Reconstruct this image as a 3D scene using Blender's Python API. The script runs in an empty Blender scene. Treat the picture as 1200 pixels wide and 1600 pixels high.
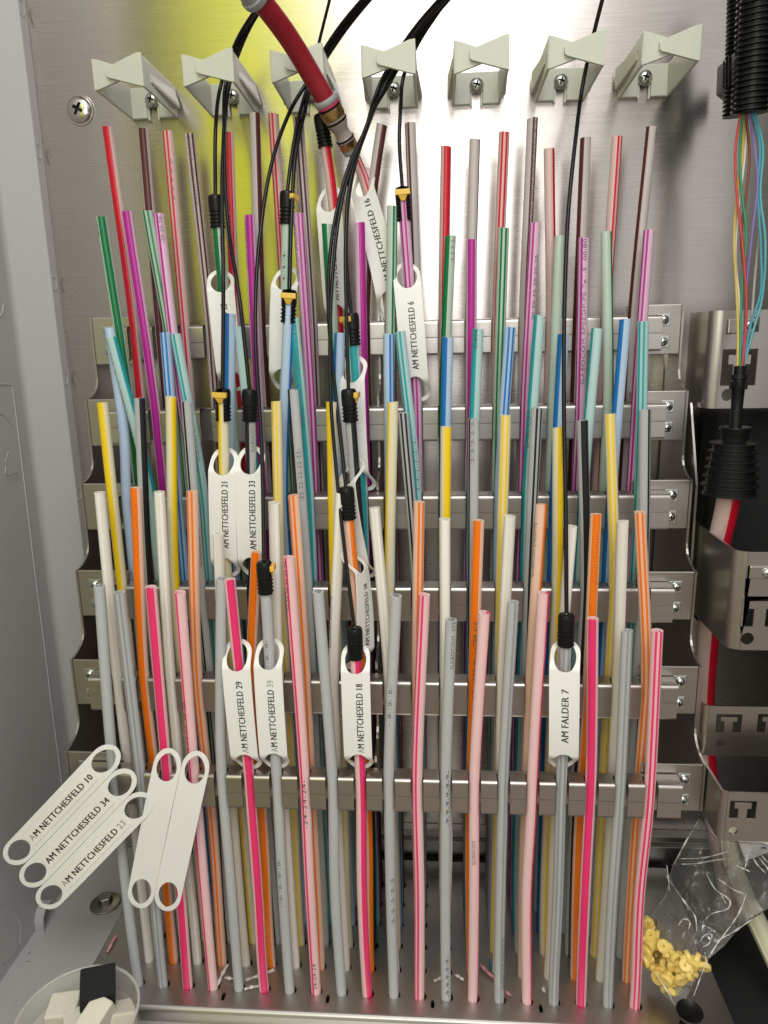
import bpy, bmesh, math, random
from mathutils import Vector, Matrix
from mathutils.geometry import tessellate_polygon
R = math.radians
random.seed(11)
S = 0.001                      # the scene is laid out in millimetres, built in metres
scene = bpy.context.scene
COL = scene.collection

# ------------------------------------------------------------------ camera, world, light
FPX = 1147.73                  # focal length in photo pixels (photo 1200 x 1600)
CR = Vector((0.99737725, 0.06954955, -0.02003719))
CU = Vector((0.00346511, 0.23063891, 0.97303324))
CW = Vector((-0.07229538, 0.97055064, -0.229793))
CC = Vector((40.318, 0.0, 438.268))
cam = bpy.data.cameras.new('camera')
camo = bpy.data.objects.new('camera', cam)
COL.objects.link(camo)
m = Matrix.Identity(4)
for i in range(3):
    m[i][0] = CR[i]; m[i][1] = CU[i]; m[i][2] = -CW[i]; m[i][3] = CC[i] * S
camo.matrix_world = m
cam.sensor_fit = 'VERTICAL'
cam.sensor_height = 36.0
cam.lens = 36.0 * FPX / 1600.0
cam.clip_start = 0.01
cam.clip_end = 100
scene.camera = camo

w = bpy.data.worlds.new('World'); scene.world = w; w.use_nodes = True
bg = w.node_tree.nodes['Background']
bg.inputs['Color'].default_value = (1.0, 0.985, 0.965, 1)
bg.inputs['Strength'].default_value = 0.58

lamp = bpy.data.lights.new('added_fill_light', 'POINT'); lamp.energy = 27.0; lamp.shadow_soft_size = .30; lamp.color = (1, .98, .95)  # added fill to brighten jacket and rack; the place is lit by daylight
lampo = bpy.data.objects.new('added_fill_light', lamp); COL.objects.link(lampo); lampo.location = (.08, -.40, 1.40)
lamp2 = bpy.data.lights.new('head_lamp', 'POINT'); lamp2.energy = 2.9; lamp2.shadow_soft_size = .17; lamp2.color = (1, .985, .96)
lampo2 = bpy.data.objects.new('head_lamp', lamp2); COL.objects.link(lampo2); lampo2.location = (.06, -.10, .60)
scene.view_settings.view_transform = 'Standard'
scene.view_settings.look = 'None'
scene.view_settings.exposure = 0.3
scene.view_settings.gamma = 1.0

# ------------------------------------------------------------------ pixel helpers (direction only; the depth comes from what is touched)
def ray(x, y): return CW + CR * ((x - 600) / FPX) - CU * ((y - 800) / FPX)
def aY(x, y, Y): d = ray(x, y); return CC + d * ((Y - CC.y) / d.y)
def aZ(x, y, Z): d = ray(x, y); return CC + d * ((Z - CC.z) / d.z)
def aX(x, y, X): d = ray(x, y); return CC + d * ((X - CC.x) / d.x)
def proj(P):
    q = P - CC; d = q.dot(CW)
    return 600 + FPX * q.dot(CR) / d, 800 - FPX * q.dot(CU) / d
YT = lambda k: 526.74 - 20.868 * k       # front face of the tabs of rail k (0 = rearmost)
YD = lambda k: YT(k) - 8.9               # plane of the ducts of row k
ZF = lambda k: 449.0 - 56.28 * k         # fold line of rail k
ZT = lambda k: 456.9 - 56.28 * k         # upper edge of the tabs of rail k
XC = lambda c: (c - 9.5) * 18.0
WALL = 557.0

# ------------------------------------------------------------------ materials
MATS = {}
def nodes(name):
    mt = bpy.data.materials.new(name); mt.use_nodes = True
    nt = mt.node_tree; b = nt.nodes['Principled BSDF']
    return mt, nt, b
def N(nt, t, **kw):
    n = nt.nodes.new(t)
    for k, v in kw.items():
        if k.startswith('_'): setattr(n, k[1:], v)
        else: n.inputs[k].default_value = v
    return n
def math_n(nt, op, a, b=None, clamp=False):
    n = nt.nodes.new('ShaderNodeMath'); n.operation = op; n.use_clamp = clamp
    for i, v in enumerate((a, b)):
        if v is None: continue
        if isinstance(v, (int, float)): n.inputs[i].default_value = v
        else: nt.links.new(v, n.inputs[i])
    return n.outputs[0]
def mixc(nt, fac, a, b):
    n = nt.nodes.new('ShaderNodeMix'); n.data_type = 'RGBA'
    for sock, v in ((n.inputs[0], fac), (n.inputs[6], a), (n.inputs[7], b)):
        if isinstance(v, (int, float)): sock.default_value = v
        elif isinstance(v, tuple): sock.default_value = (*v[:3], 1)
        else: nt.links.new(v, sock)
    return n.outputs[2]
def plain(name, col, rough=.5, metal=0., var=.12, scale=120., bump=.0, bscale=600., sss=0., spec=.5, coat=0.):
    """one procedural material: base colour broken up by noise, uneven gloss, optional fine relief"""
    if name in MATS: return MATS[name]
    mt, nt, b = nodes(name)
    tc = N(nt, 'ShaderNodeTexCoord')
    nz = N(nt, 'ShaderNodeTexNoise', Scale=scale, Detail=6.0, Roughness=.6)
    nt.links.new(tc.outputs['Object'], nz.inputs['Vector'])
    lo = tuple(c * (1 - var) for c in col); hi = tuple(min(1, c * (1 + var * .6)) for c in col)
    nt.links.new(mixc(nt, nz.outputs['Fac'], lo, hi), b.inputs['Base Color'])
    nt.links.new(math_n(nt, 'ADD', math_n(nt, 'MULTIPLY', nz.outputs['Fac'], .16), rough - .08), b.inputs['Roughness'])
    b.inputs['Metallic'].default_value = metal
    b.inputs['Specular IOR Level'].default_value = spec
    b.inputs['Coat Weight'].default_value = coat
    if sss:
        b.inputs['Subsurface Weight'].default_value = sss
        b.inputs['Subsurface Radius'].default_value = (1, .85, .7)
        b.inputs['Subsurface Scale'].default_value = .0025
    if bump:
        n2 = N(nt, 'ShaderNodeTexNoise', Scale=bscale, Detail=4.0)
        nt.links.new(tc.outputs['Object'], n2.inputs['Vector'])
        bp = N(nt, 'ShaderNodeBump', Strength=bump, Distance=.0006)
        nt.links.new(n2.outputs['Fac'], bp.inputs['Height'])
        nt.links.new(bp.outputs[0], b.inputs['Normal'])
    MATS[name] = mt
    return mt
def steel(name, col=(.62, .585, .55), rough=.30, aniso=.6, streak=.10, rot=0.0, sc=(14, 900), bump=.12):
    """brushed stainless: streaks along U, anisotropic highlight, faint smudges"""
    if name in MATS: return MATS[name]
    mt, nt, b = nodes(name)
    uv = N(nt, 'ShaderNodeUVMap')
    mp = N(nt, 'ShaderNodeMapping'); mp.inputs['Scale'].default_value = (sc[0], sc[1], 1)
    nt.links.new(uv.outputs[0], mp.inputs['Vector'])
    st = N(nt, 'ShaderNodeTexNoise', Scale=1.0, Detail=2.0, Roughness=.5)
    nt.links.new(mp.outputs[0], st.inputs['Vector'])
    sm = N(nt, 'ShaderNodeTexNoise', Scale=22.0, Detail=5.0, Roughness=.65)
    nt.links.new(uv.outputs[0], sm.inputs['Vector'])
    c = mixc(nt, st.outputs['Fac'], tuple(x * (1 - streak) for x in col), tuple(min(1, x * (1 + streak)) for x in col))
    c2 = mixc(nt, math_n(nt, 'MULTIPLY', sm.outputs['Fac'], .22), c, tuple(x * .72 for x in col))
    nt.links.new(c2, b.inputs['Base Color'])
    r = math_n(nt, 'ADD', math_n(nt, 'MULTIPLY', sm.outputs['Fac'], .12), rough - .06)
    nt.links.new(math_n(nt, 'ADD', r, math_n(nt, 'MULTIPLY', st.outputs['Fac'], .06)), b.inputs['Roughness'])
    b.inputs['Metallic'].default_value = 1.0
    b.inputs['Anisotropic'].default_value = aniso
    b.inputs['Anisotropic Rotation'].default_value = rot
    tg = N(nt, 'ShaderNodeTangent', _direction_type='UV_MAP')
    nt.links.new(tg.outputs[0], b.inputs['Tangent'])
    bp = N(nt, 'ShaderNodeBump', Strength=bump, Distance=.0002)
    nt.links.new(st.outputs['Fac'], bp.inputs['Height'])
    nt.links.new(bp.outputs[0], b.inputs['Normal'])
    MATS[name] = mt
    return mt
def duct_mat(key, stripe, body, double, hw=.12):
    """milky polyethylene with one broad or two thin coextruded stripes (u runs round the pipe, stripe at u = 0.5)"""
    name = 'duct_%s_%s' % (key, 'double' if double else 'single')
    if name in MATS: return MATS[name]
    mt, nt, b = nodes(name)
    uv = N(nt, 'ShaderNodeUVMap'); sp = N(nt, 'ShaderNodeSeparateXYZ')
    nt.links.new(uv.outputs[0], sp.inputs[0])
    d = math_n(nt, 'ABSOLUTE', math_n(nt, 'SUBTRACT', sp.outputs[0], .5))
    near = math_n(nt, 'SUBTRACT', 1.0, math_n(nt, 'MULTIPLY', d, 3.2), True)
    if double:
        e = math_n(nt, 'ABSOLUTE', math_n(nt, 'SUBTRACT', d, .066)); hw = .036
    else: e = d
    mask = math_n(nt, 'MULTIPLY', math_n(nt, 'SUBTRACT', hw, e), 130.0, True)
    tc = N(nt, 'ShaderNodeTexCoord')
    nz = N(nt, 'ShaderNodeTexNoise', Scale=120.0, Detail=3.0)
    nt.links.new(tc.outputs['Object'], nz.inputs['Vector'])
    bl = tuple(x * .95 for x in body)
    base = mixc(nt, nz.outputs['Fac'], bl, body)
    tint = tuple(.62 * x + .38 * s for x, s in zip(body, stripe))
    base = mixc(nt, math_n(nt, 'MULTIPLY', near, .55), base, tint)
    nt.links.new(mixc(nt, mask, base, stripe), b.inputs['Base Color'])
    b.inputs['Roughness'].default_value = .34
    nt.links.new(math_n(nt, 'ADD', math_n(nt, 'MULTIPLY', nz.outputs['Fac'], .08), .21), b.inputs['Roughness'])
    b.inputs['Specular IOR Level'].default_value = .42
    b.inputs['Subsurface Weight'].default_value = .35
    b.inputs['Subsurface Radius'].default_value = (1, .9, .8)
    b.inputs['Subsurface Scale'].default_value = .0016
    MATS[name] = mt
    return mt
STEEL_WALL = steel('brushed_wall_steel', (.615, .57, .535), .23, .8, .17, rot=.25, sc=(24, 1300), bump=.10)
STEEL = steel('brushed_steel', (.52, .49, .46), .30, .5, .06, sc=(30, 700), bump=.05)
STEEL_PLATE = steel('base_plate_steel', (.55, .53, .51), .36, .4, .05, sc=(12, 500), bump=.05)
ZINC = plain('zinc_screw', (.66, .68, .66), .24, 1.0, .15, 500)
CHROME = plain('polished_screw', (.70, .66, .62), .2, 1.0, .12, 300)
BOLT = plain('dull_bolt_steel', (.36, .34, .32), .36, 1.0, .2, 300)
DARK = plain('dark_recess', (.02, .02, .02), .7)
PLASTIC_GREY = plain('grey_cabinet_plastic', (.40, .392, .383), .5, 0, .05, 40, .15, 900)
PLASTIC_BOSS = plain('grey_cabinet_plastic_trim', (.41, .405, .40), .45, 0, .05, 40)
LEDGE = plain('grey_ledge_plastic', (.40, .40, .39), .5, 0, .08, 60, .15, 700)
CLAMP = plain('pale_clamp_plastic', (.53, .545, .465), .40, 0, .05, 90, .05, 500, .2)
RUBBER = plain('black_rubber', (.008, .008, .008), .36, 0, .3, 300, .06, 1500, 0, .22)
CABLE = plain('black_cable_jacket', (.008, .008, .009), .28, 0, .3, 400, 0, 600, 0, .25)
FOAMB = plain('black_foam', (.012, .012, .013), .9, 0, .5, 800, .9, 2500)
FOAMW = plain('white_foam', (.72, .68, .57), .85, 0, .08, 500, .5, 2500, .3)
YCLIP = plain('yellow_clip_plastic', (.78, .50, .07), .38, 0, .10, 200, 0, 1, .2)
YPLUG = plain('yellow_plug_plastic', (.90, .67, .19), .42, 0, .10, 300, 0, 1, .25)
TAG = plain('white_tag_plastic', (.86, .85, .805), .36, 0, .03, 150, .05, 600, .2)
STICK = plain('label_tape', (.85, .835, .77), .28, 0, .03, 200)
INK = plain('black_ink', (.018, .018, .02), .5)
PRINT = plain('worn_duct_print', (.07, .065, .07), .5, 0, .6, 900)
INKF = plain('faded_ink', (.30, .29, .27), .5)
REDT = plain('red_duct_plastic', (.27, .008, .018), .42, 0, .12, 200, .05, 500, .15)
BRASS = plain('brass', (.62, .42, .17), .26, 1.0, .12, 400)
CLEARISH = plain('smoky_connector_plastic', (.34, .29, .26), .2, 0, .2, 200, 0, 1, .3)
COLLAR = plain('grey_connector_collar', (.30, .31, .31), .42)
PINKR = plain('pink_ring', (.75, .05, .16), .4)
CREAM = plain('cream_hose_plastic', (.62, .60, .43), .42, 0, .1, 200)

# ------------------------------------------------------------------ mesh building
class MB:
    def __init__(s): s.v = []; s.f = []; s.uv = []; s.sm = []
    def vert(s, p): s.v.append(Vector(p)); return len(s.v) - 1
    def face(s, idx, uv=None, smooth=False):
        s.f.append(tuple(idx)); s.uv.append(uv); s.sm.append(smooth)
    def box(s, a, b):
        (x0, y0, z0), (x1, y1, z1) = a, b
        i = [s.vert(p) for p in ((x0, y0, z0), (x1, y0, z0), (x1, y1, z0), (x0, y1, z0), (x0, y0, z1), (x1, y0, z1), (x1, y1, z1), (x0, y1, z1))]
        for q in ((0, 3, 2, 1), (4, 5, 6, 7), (0, 1, 5, 4), (1, 2, 6, 5), (2, 3, 7, 6), (3, 0, 4, 7)): s.face([i[k] for k in q])
    def hexa(s, p):       # eight corner points, ordered as in box
        i = [s.vert(q) for q in p]
        for q in ((0, 3, 2, 1), (4, 5, 6, 7), (0, 1, 5, 4), (1, 2, 6, 5), (2, 3, 7, 6), (3, 0, 4, 7)): s.face([i[k] for k in q])
    def plate(s, outer, holes, t0, t1, fn):
        """flat plate: 2D outline with holes, extruded from t0 to t1, fn(a, b, t) -> point"""
        loops = [outer] + list(holes)
        tri = tessellate_polygon([[Vector((a, b, 0)) for a, b in l] for l in loops])
        flat = [p for l in loops for p in l]
        A = [s.vert(fn(a, b, t0)) for a, b in flat]; B = [s.vert(fn(a, b, t1)) for a, b in flat]
        for t in tri:
            s.face([A[k] for k in t]); s.face([B[k] for k in reversed(t)])
        o = 0
        for l in loops:
            n = len(l)
            for k in range(n):
                s.face([A[o + k], A[o + (k + 1) % n], B[o + (k + 1) % n], B[o + k]])
            o += n
    def sheet(s, prof, x0, x1, axis=0, smooth=False):
        """profile of (y, z) points swept along x"""
        n = len(prof)
        for j, (y, z) in enumerate(prof): s.vert((x0, y, z)); s.vert((x1, y, z))
        o = len(s.v) - 2 * n
        for j in range(n - 1): s.face((o + 2 * j, o + 2 * j + 1, o + 2 * j + 3, o + 2 * j + 2), None, smooth)
    def lathe(s, prof, org=(0, 0, 0), ax=(0, 0, 1), n=24, a0=0., a1=2 * math.pi, ref=(0, -1, 0), cap=False):
        """profile of (radius, distance along axis)"""
        ax = Vector(ax).normalized(); ref = Vector(ref); ref = (ref - ax * ref.dot(ax))
        if ref.length < 1e-4: ref = ax.orthogonal()
        ref.normalize(); sd = ref.cross(ax) * -1; org = Vector(org)
        full = abs(a1 - a0 - 2 * math.pi) < 1e-5
        m_ = n if full else n + 1
        rows = []
        for r, h in prof:
            rows.append([s.vert(org + ax * h + (ref * math.cos(a0 + (a1 - a0) * k / n) + sd * math.sin(a0 + (a1 - a0) * k / n)) * r) for k in range(m_)])
        for i in range(len(rows) - 1):
            for k in range(n):
                s.face((rows[i][k], rows[i][(k + 1) % m_], rows[i + 1][(k + 1) % m_], rows[i + 1][k]), None, True)
        if cap:
            s.face(list(reversed(rows[0]))); s.face(rows[-1])
    def tube(s, pts, r, n=12, theta=0., hollow=0., cap=True, cut=0.):
        """swept pipe; theta: angle of u = 0.5 from the viewer-facing side, towards +x"""
        m_ = len(pts); rows = []; acc = 0.
        for j, p in enumerate(pts):
            t = (pts[min(j + 1, m_ - 1)] - pts[max(j - 1, 0)]).normalized()
            fr = Vector((0, -1, 0)); fr = fr - t * fr.dot(t)
            if fr.length < .2: fr = Vector((1, 0, 0)); fr = fr - t * fr.dot(t)
            fr.normalize(); rt = fr.cross(t) * (1 if t.z < 0 else -1)
            if j: acc += (p - pts[j - 1]).length
            rr = r(j / (m_ - 1)) if callable(r) else r
            row = []
            for k in range(n + 1):
                a = theta - math.pi + 2 * math.pi * k / n
                c = (cut * math.cos(a - 1.0) if j == m_ - 1 else 0.)
                row.append((fr * math.cos(a) + rt * math.sin(a), p + t * c, k / n))
            rows.append((row, rr, acc, t))
        ids = [[s.vert(q + d * rr) for d, q, u in row[:n]] for row, rr, ac, t in rows]
        for j in range(m_ - 1):
            for k in range(n):
                k2 = (k + 1) % n
                s.face((ids[j][k], ids[j][k2], ids[j + 1][k2], ids[j + 1][k]),
                       ((k / n, rows[j][2] * S), ((k + 1) / n, rows[j][2] * S), ((k + 1) / n, rows[j + 1][2] * S), (k / n, rows[j + 1][2] * S)), True)
        if hollow:
            row, rr, ac, t = rows[-1]
            i1 = [s.vert(q + d * (rr - hollow)) for d, q, u in row[:n]]
            i2 = [s.vert(q + d * (rr - hollow) - t * 9) for d, q, u in row[:n]]
            for a, b, sm in ((ids[-1], i1, False), (i1, i2, True)):
                for k in range(n):
                    k2 = (k + 1) % n
                    s.face((a[k], a[k2], b[k2], b[k]), ((k / n, 0), ((k + 1) / n, 0), ((k + 1) / n, .002), (k / n, .002)), sm)
            s.face(i2, [(.02, 0)] * n)
        elif cap:
            s.face(list(reversed(ids[0]))); s.face(ids[-1])
    def build(s, name, mat, parent=None, org=None, bevel=0., solid=0., recalc=True):
        me = bpy.data.meshes.new(name)
        o0 = Vector(org) if org is not None else (parent_origin(parent) if parent else Vector((0, 0, 0)))
        me.from_pydata([(p - o0) * S for p in s.v], [], s.f)
        uvl = me.uv_layers.new(name='UVMap')
        me.polygons.foreach_set('use_smooth', s.sm)
        for poly, uv in zip(me.polygons, s.uv):
            if uv is None:
                nx, ny, nz = (abs(c) for c in poly.normal)
                for li, vi in zip(poly.loop_indices, poly.vertices):
                    p = me.vertices[vi].co
                    if ny >= nx and ny >= nz: uvl.data[li].uv = (p.x, p.z)
                    elif nz >= nx: uvl.data[li].uv = (p.x, p.y)
                    else: uvl.data[li].uv = (p.y, p.z)
            else:
                for li, q in zip(poly.loop_indices, uv): uvl.data[li].uv = q
        if recalc or solid:
            bm = bmesh.new(); bm.from_mesh(me); bmesh.ops.recalc_face_normals(bm, faces=bm.faces)
            if solid: bmesh.ops.solidify(bm, geom=bm.faces[:], thickness=solid * S)
            bm.to_mesh(me); bm.free()
        if any(s.sm): me.set_sharp_from_angle(angle=R(38))
        for mm in (mat if isinstance(mat, (list, tuple)) else [mat]): me.materials.append(mm)
        o = bpy.data.objects.new(name, me); COL.objects.link(o)
        if parent: o.parent = parent
        else: o.location = o0 * S
        if bevel:
            md = o.modifiers.new('edge', 'BEVEL'); md.width = bevel * S; md.segments = 2; md.limit_method = 'ANGLE'; md.angle_limit = R(40)
        return o
def parent_origin(p):
    o = Vector((0, 0, 0))
    while p: o += p.location / S; p = p.parent
    return o
def thing(name, label, cat, loc, group=None):
    o = bpy.data.objects.new(name, None); COL.objects.link(o)
    o.location = Vector(loc) * S; o.empty_display_size = .01
    return tag(o, label, cat, group)
def tag(o, label, cat=None, group=None, kind=None):
    o['label'] = label
    if cat: o['category'] = cat
    if group: o['group'] = group
    if kind: o['kind'] = kind
    return o
def copy_tree(o, parent=None):
    c = o.copy(); COL.objects.link(c); c.parent = parent
    for ch in [x for x in bpy.data.objects if x.parent == o]: copy_tree(ch, c)
    return c
def spline(P, n):
    """Catmull-Rom through the points, evenly resampled to n points"""
    P = [Vector(p) for p in P]
    if len(P) == 2: return [P[0].lerp(P[1], i / (n - 1)) for i in range(n)]
    Q = [P[0] * 2 - P[1]] + P + [P[-1] * 2 - P[-2]]
    out = []
    for i in range(1, len(Q) - 2):
        a, b, c, d = Q[i - 1:i + 3]
        # centripetal-like damping for uneven spacing
        l1, l2, l3 = ((b - a).length or 1), ((c - b).length or 1), ((d - c).length or 1)
        m1 = ((c - b) / l2 + (b - a) / l1) * .5 * l2; m2 = ((d - c) / l3 + (c - b) / l2) * .5 * l2
        for k in range(24):
            t = k / 24
            out.append(b * (2*t**3 - 3*t*t + 1) + m1 * (t**3 - 2*t*t + t) + c * (-2*t**3 + 3*t*t) + m2 * (t**3 - t*t))
    out.append(P[-1])
    L = [0.]
    for i in range(1, len(out)): L.append(L[-1] + (out[i] - out[i - 1]).length)
    res = []; j = 0
    for i in range(n):
        s_ = L[-1] * i / (n - 1)
        while j < len(L) - 2 and L[j + 1] < s_: j += 1
        f = (s_ - L[j]) / max(1e-9, L[j + 1] - L[j])
        res.append(out[j].lerp(out[j + 1], min(1, f)))
    return res
TXT = {}
def text_mesh(body, faded=()):
    """flat lettering: (vertices normalised to width 1 and cap height 1, faces, material index)"""
    key = (body, tuple(faded))
    if key in TXT: return TXT[key]
    cu = bpy.data.curves.new('lettering', 'FONT'); cu.body = body; cu.resolution_u = 2; cu.size = 1; cu.offset = 0.0
    cu.space_character = 1.06
    for i in faded: cu.body_format[i].material_index = 1
    cu.materials.append(INK); cu.materials.append(INKF)
    o = bpy.data.objects.new('lettering', cu); COL.objects.link(o)
    bpy.context.view_layer.update()
    me = bpy.data.meshes.new_from_object(o.evaluated_get(bpy.context.evaluated_depsgraph_get()))
    v = [p.co.copy() for p in me.vertices]; f = [tuple(p.vertices) for p in me.polygons]; mi = [p.material_index for p in me.polygons]
    bpy.data.objects.remove(o); bpy.data.meshes.remove(me); bpy.data.curves.remove(cu)
    x0 = min(p.x for p in v); x1 = max(p.x for p in v); h = max(p.y for p in v)
    v = [((p.x - x0) / (x1 - x0), p.y / h) for p in v]
    TXT[key] = (v, f, mi)
    return TXT[key]
def lettering(name, body, fn, width, height, parent, faded=(), mats=None, bold=0.):
    """lettering laid on a surface: fn(x along the line, y up) -> point"""
    v, f, mi = text_mesh(body, faded)
    mb = MB()
    for x, y in v: mb.vert(fn(x * width, y * height))
    for q in f: mb.face(q)
    if bold:
        k0 = len(v)
        for x, y in v: mb.vert(fn(x * width + bold, y * height))
        dark = [q for q, i_ in zip(f, mi) if i_ == 0]
        for q in dark: mb.face([j + k0 for j in q])
        mi = list(mi) + [0] * len(dark)
    o = mb.build(name, mats or [INK, INKF], parent, recalc=False)
    o.data.polygons.foreach_set('material_index', mi)
    return o
def circ(cx, cy, r, n=16, r2=None): return [(cx + r * math.cos(2 * math.pi * k / n), cy + (r2 or r) * math.sin(2 * math.pi * k / n)) for k in range(n)]

# ------------------------------------------------------------------ setting: back wall, base plate, side walls
mb = MB(); mb.box((-243, WALL, -30), (330, WALL + 2, 859))
tag(mb.build('back_wall', STEEL_WALL), 'brushed stainless steel back wall of the cabinet', 'wall', kind='structure')
mb = MB(); mb.box((-240, WALL - 4, 0.3), (330, WALL - .2, 16))
mb.box((-240, WALL - 9, 24), (330, WALL - .2, 30))
tag(mb.build('wall_skirting', STEEL_PLATE, bevel=.8), 'low steel skirting folded along the foot of the back wall', 'skirting', kind='structure')
holes = []
for k in range(6):
    for c in range(20): holes.append(circ(XC(c) + .8, YD(k) - .3, 4.25, 14))
for px, py in ((349, 1557), (512, 1561), (676, 1569), (845, 1576)):
    q = aZ(px, py, 0); w_, h_ = 1.25, 3.2
    holes.append([(q.x + w_ * math.cos(a) + .0, q.y - (h_ - w_ if math.sin(a) < 0 else -(h_ - w_)) + w_ * math.sin(a)) for a in [2 * math.pi * (k + .5) / 12 for k in range(12)]])
mb = MB(); mb.plate([(-210, 398), (232, 398), (232, WALL - 10), (-210, WALL - 10)], holes, -2, 0, lambda a, b, t: (a, b, t))
prof = [(398, 0)] + [(398 - 3.2 * math.sin(a), -3.2 + 3.2 * math.cos(a)) for a in [R(18 * i) for i in range(1, 6)]] + [(394.8, -9), (394.6, -11), (392, -12), (370, -12.5)]
mb.sheet(prof, -205, 228)
tag(mb.build('base_plate', STEEL_PLATE), 'perforated steel base plate with rows of round holes under the ducts', 'base plate', kind='structure')
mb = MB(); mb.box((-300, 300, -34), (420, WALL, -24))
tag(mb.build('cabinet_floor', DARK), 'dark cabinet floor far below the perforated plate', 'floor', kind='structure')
# left plastic side wall: a moulded profile swept upwards
prof = [(-242, WALL - .5), (-242, 547.8), (-242.4, 546.7), (-243.6, 546), (-265, 540.2), (-267.6, 539), (-269.2, 536.8), (-269.6, 534), (-269.8, 440), (-270, 395), (-271, 300)]
mb = MB(); n = len(prof)
for x, y in prof: mb.vert((x, y, -30)); mb.vert((x, y, 859))
for j in range(n - 1): mb.face((2*j, 2*j+2, 2*j+3, 2*j+1), None, True)
side = tag(mb.build('side_wall', PLASTIC_GREY), 'light grey moulded plastic side wall with embossed recycling mark', 'wall', kind='structure')
def sidex(y):
    for (xa, ya), (xb, yb) in zip(prof, prof[1:]):
        if yb <= y <= ya and ya != yb: return xa + (xb - xa) * (y - ya) / (yb - ya)
    return -260
def onside(px, py, lift=.1):
    X = -269.7
    for _ in range(12): q = aX(px, py, X); X = sidex(q.y)
    q = aX(px, py, X); q.x += lift
    return q
def ridge(name, pix, r, parent, closed=False):
    mb = MB(); mb.tube([onside(*p) for p in pix], r, 6)
    return mb.build(name, PLASTIC_BOSS, parent)
for px, py in ((37, 15), (60, 237), (84, 443), (101, 592), (121, 773)):
    z = aX(px, py, -242).z; mb = MB()
    pts = [Vector((-241.85, 549.5 + 3.4 * math.cos(t), z + 4.8 * math.sin(t))) for t in [R(15 * i - 130) for i in range(18)]]
    mb.tube(pts, .32, 6); mb.build('boss', PLASTIC_BOSS, side)
ridge('panel_bead', [(-12, 600), (4, 600.5), (14, 601), (18, 603), (20, 610), (31, 700), (42, 790), (55, 900), (68, 1000), (80, 1100), (92, 1190), (104, 1290)], .55, side)
for tri in ([(9, 730), (7, 741), (12, 743), (27, 737)], [(8, 722), (13, 706)], [(16, 709), (22, 718), (26, 727)]):
    ridge('recycling_mark', tri, .3, side)
ridge('arrow_rib', [(-4, 645), (5, 648), (18, 664)], .5, side)
ridge('boss', [(-6, 466), (1, 468), (5, 476), (4, 488), (0, 494), (-6, 496)], .5, side)
p0 = onside(8, 757); p1 = onside(31, 749)
lettering('embossed_text', 'UP-GF', lambda x, y: Vector((sidex(p0.y + x) + .35, p0.y + x, p0.z + (p1.z - p0.z) * x / max(1, p1.y - p0.y) + y)), max(6., p1.y - p0.y), 4.2, side, mats=[PLASTIC_BOSS, PLASTIC_BOSS])
# faint round boss and a small moulded hook low on the wall
ridge('boss', [(-8, 1418), (8, 1417), (24, 1428), (33, 1448), (31, 1475), (18, 1498), (2, 1508)], .3, side)
hk = [onside(x, y) for x, y in ((66, 1406), (58, 1416), (54, 1432), (55, 1450), (60, 1462))]
mb = MB()
for q in hk:
    for dx in (.3, 7.5): mb.vert((q.x + dx, q.y, q.z)); mb.vert((q.x + dx, q.y - 1.6, q.z - .6))
for j in range(len(hk) - 1):
    a = 4 * j
    for i0, i1 in ((0, 1), (1, 3), (3, 2), (2, 0)): mb.face((a + i0, a + i1, a + 4 + i1, a + 4 + i0), None, True)
mb.face((0, 1, 3, 2)); mb.face((16, 17, 19, 18))
mb.build('hook', PLASTIC_BOSS, side)
mb = MB(); mb.box((-290, 300, -20), (-210.6, WALL - .5, -.6))
tag(mb.build('floor_ledge', LEDGE), 'grey plastic ledge between the side wall and the perforated plate', 'ledge', kind='structure')
mb = MB(); mb.box((232.6, 300, -16), (420, WALL - .5, -6))
tag(mb.build('black_floor_mat', FOAMB), 'black mat covering the floor right of the perforated plate', 'mat', kind='structure')
mb = MB(); mb.box((330.5, 330, -30), (334, WALL + 2, 859))  # unseen side wall, added to keep light off the right-hand compartment
tag(mb.build('added_shade_wall', plain('shade_wall_dark', (.05, .05, .05), .6)), 'unseen dark wall added to darken the cable compartment beside the rack', 'wall', kind='structure')
mb = MB(); mb.box((-300, 400, 860), (420, WALL + 2, 866))  # unseen roof, added to hold back light from above
tag(mb.build('added_shade_roof', PLASTIC_GREY), 'unseen grey roof added above the frame to shade the cabinet', 'roof', kind='structure')
# ------------------------------------------------------------------ screws (one cross-head mesh, shared)
def cross_head(r, h, mat, name):
    mb = MB(); mb.lathe([(.01, h), (r * .35, h * .97), (r * .7, h * .78), (r * .92, h * .42), (r, h * .1), (r, 0), (.01, 0)], n=28, ax=(0, -1, 0), ref=(0, 0, 1))
    a = mb.build(name, [mat, DARK]); mc = MB()
    for w1, w2 in ((.52, .14), (.14, .52)):
        mc.hexa([(-r*w1, -h*1.4, -r*w2), (r*w1, -h*1.4, -r*w2), (r*w1*.55, -h*.28, -r*w2*.8), (-r*w1*.55, -h*.28, -r*w2*.8), (-r*w1, -h*1.4, r*w2), (r*w1, -h*1.4, r*w2), (r*w1*.55, -h*.28, r*w2*.8), (-r*w1*.55, -h*.28, r*w2*.8)])
        b = mc.build('cutter', DARK); mc = MB()
        md = a.modifiers.new('c', 'BOOLEAN'); md.operation = 'DIFFERENCE'; md.object = b; md.solver = 'EXACT'
    bpy.context.view_layer.update()
    me = bpy.data.meshes.new_from_object(a.evaluated_get(bpy.context.evaluated_depsgraph_get()))
    for md in list(a.modifiers):
        bpy.data.objects.remove(md.object); a.modifiers.remove(md)
    bpy.data.objects.remove(a)
    return me
SCREW = cross_head(5.0, 3.2, ZINC, 'screw_head')
SCREW_S = cross_head(3.1, 2.3, ZINC, 'small_screw_head')
SCREW_B = cross_head(9.2, 3.6, CHROME, 'large_screw_head')
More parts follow.
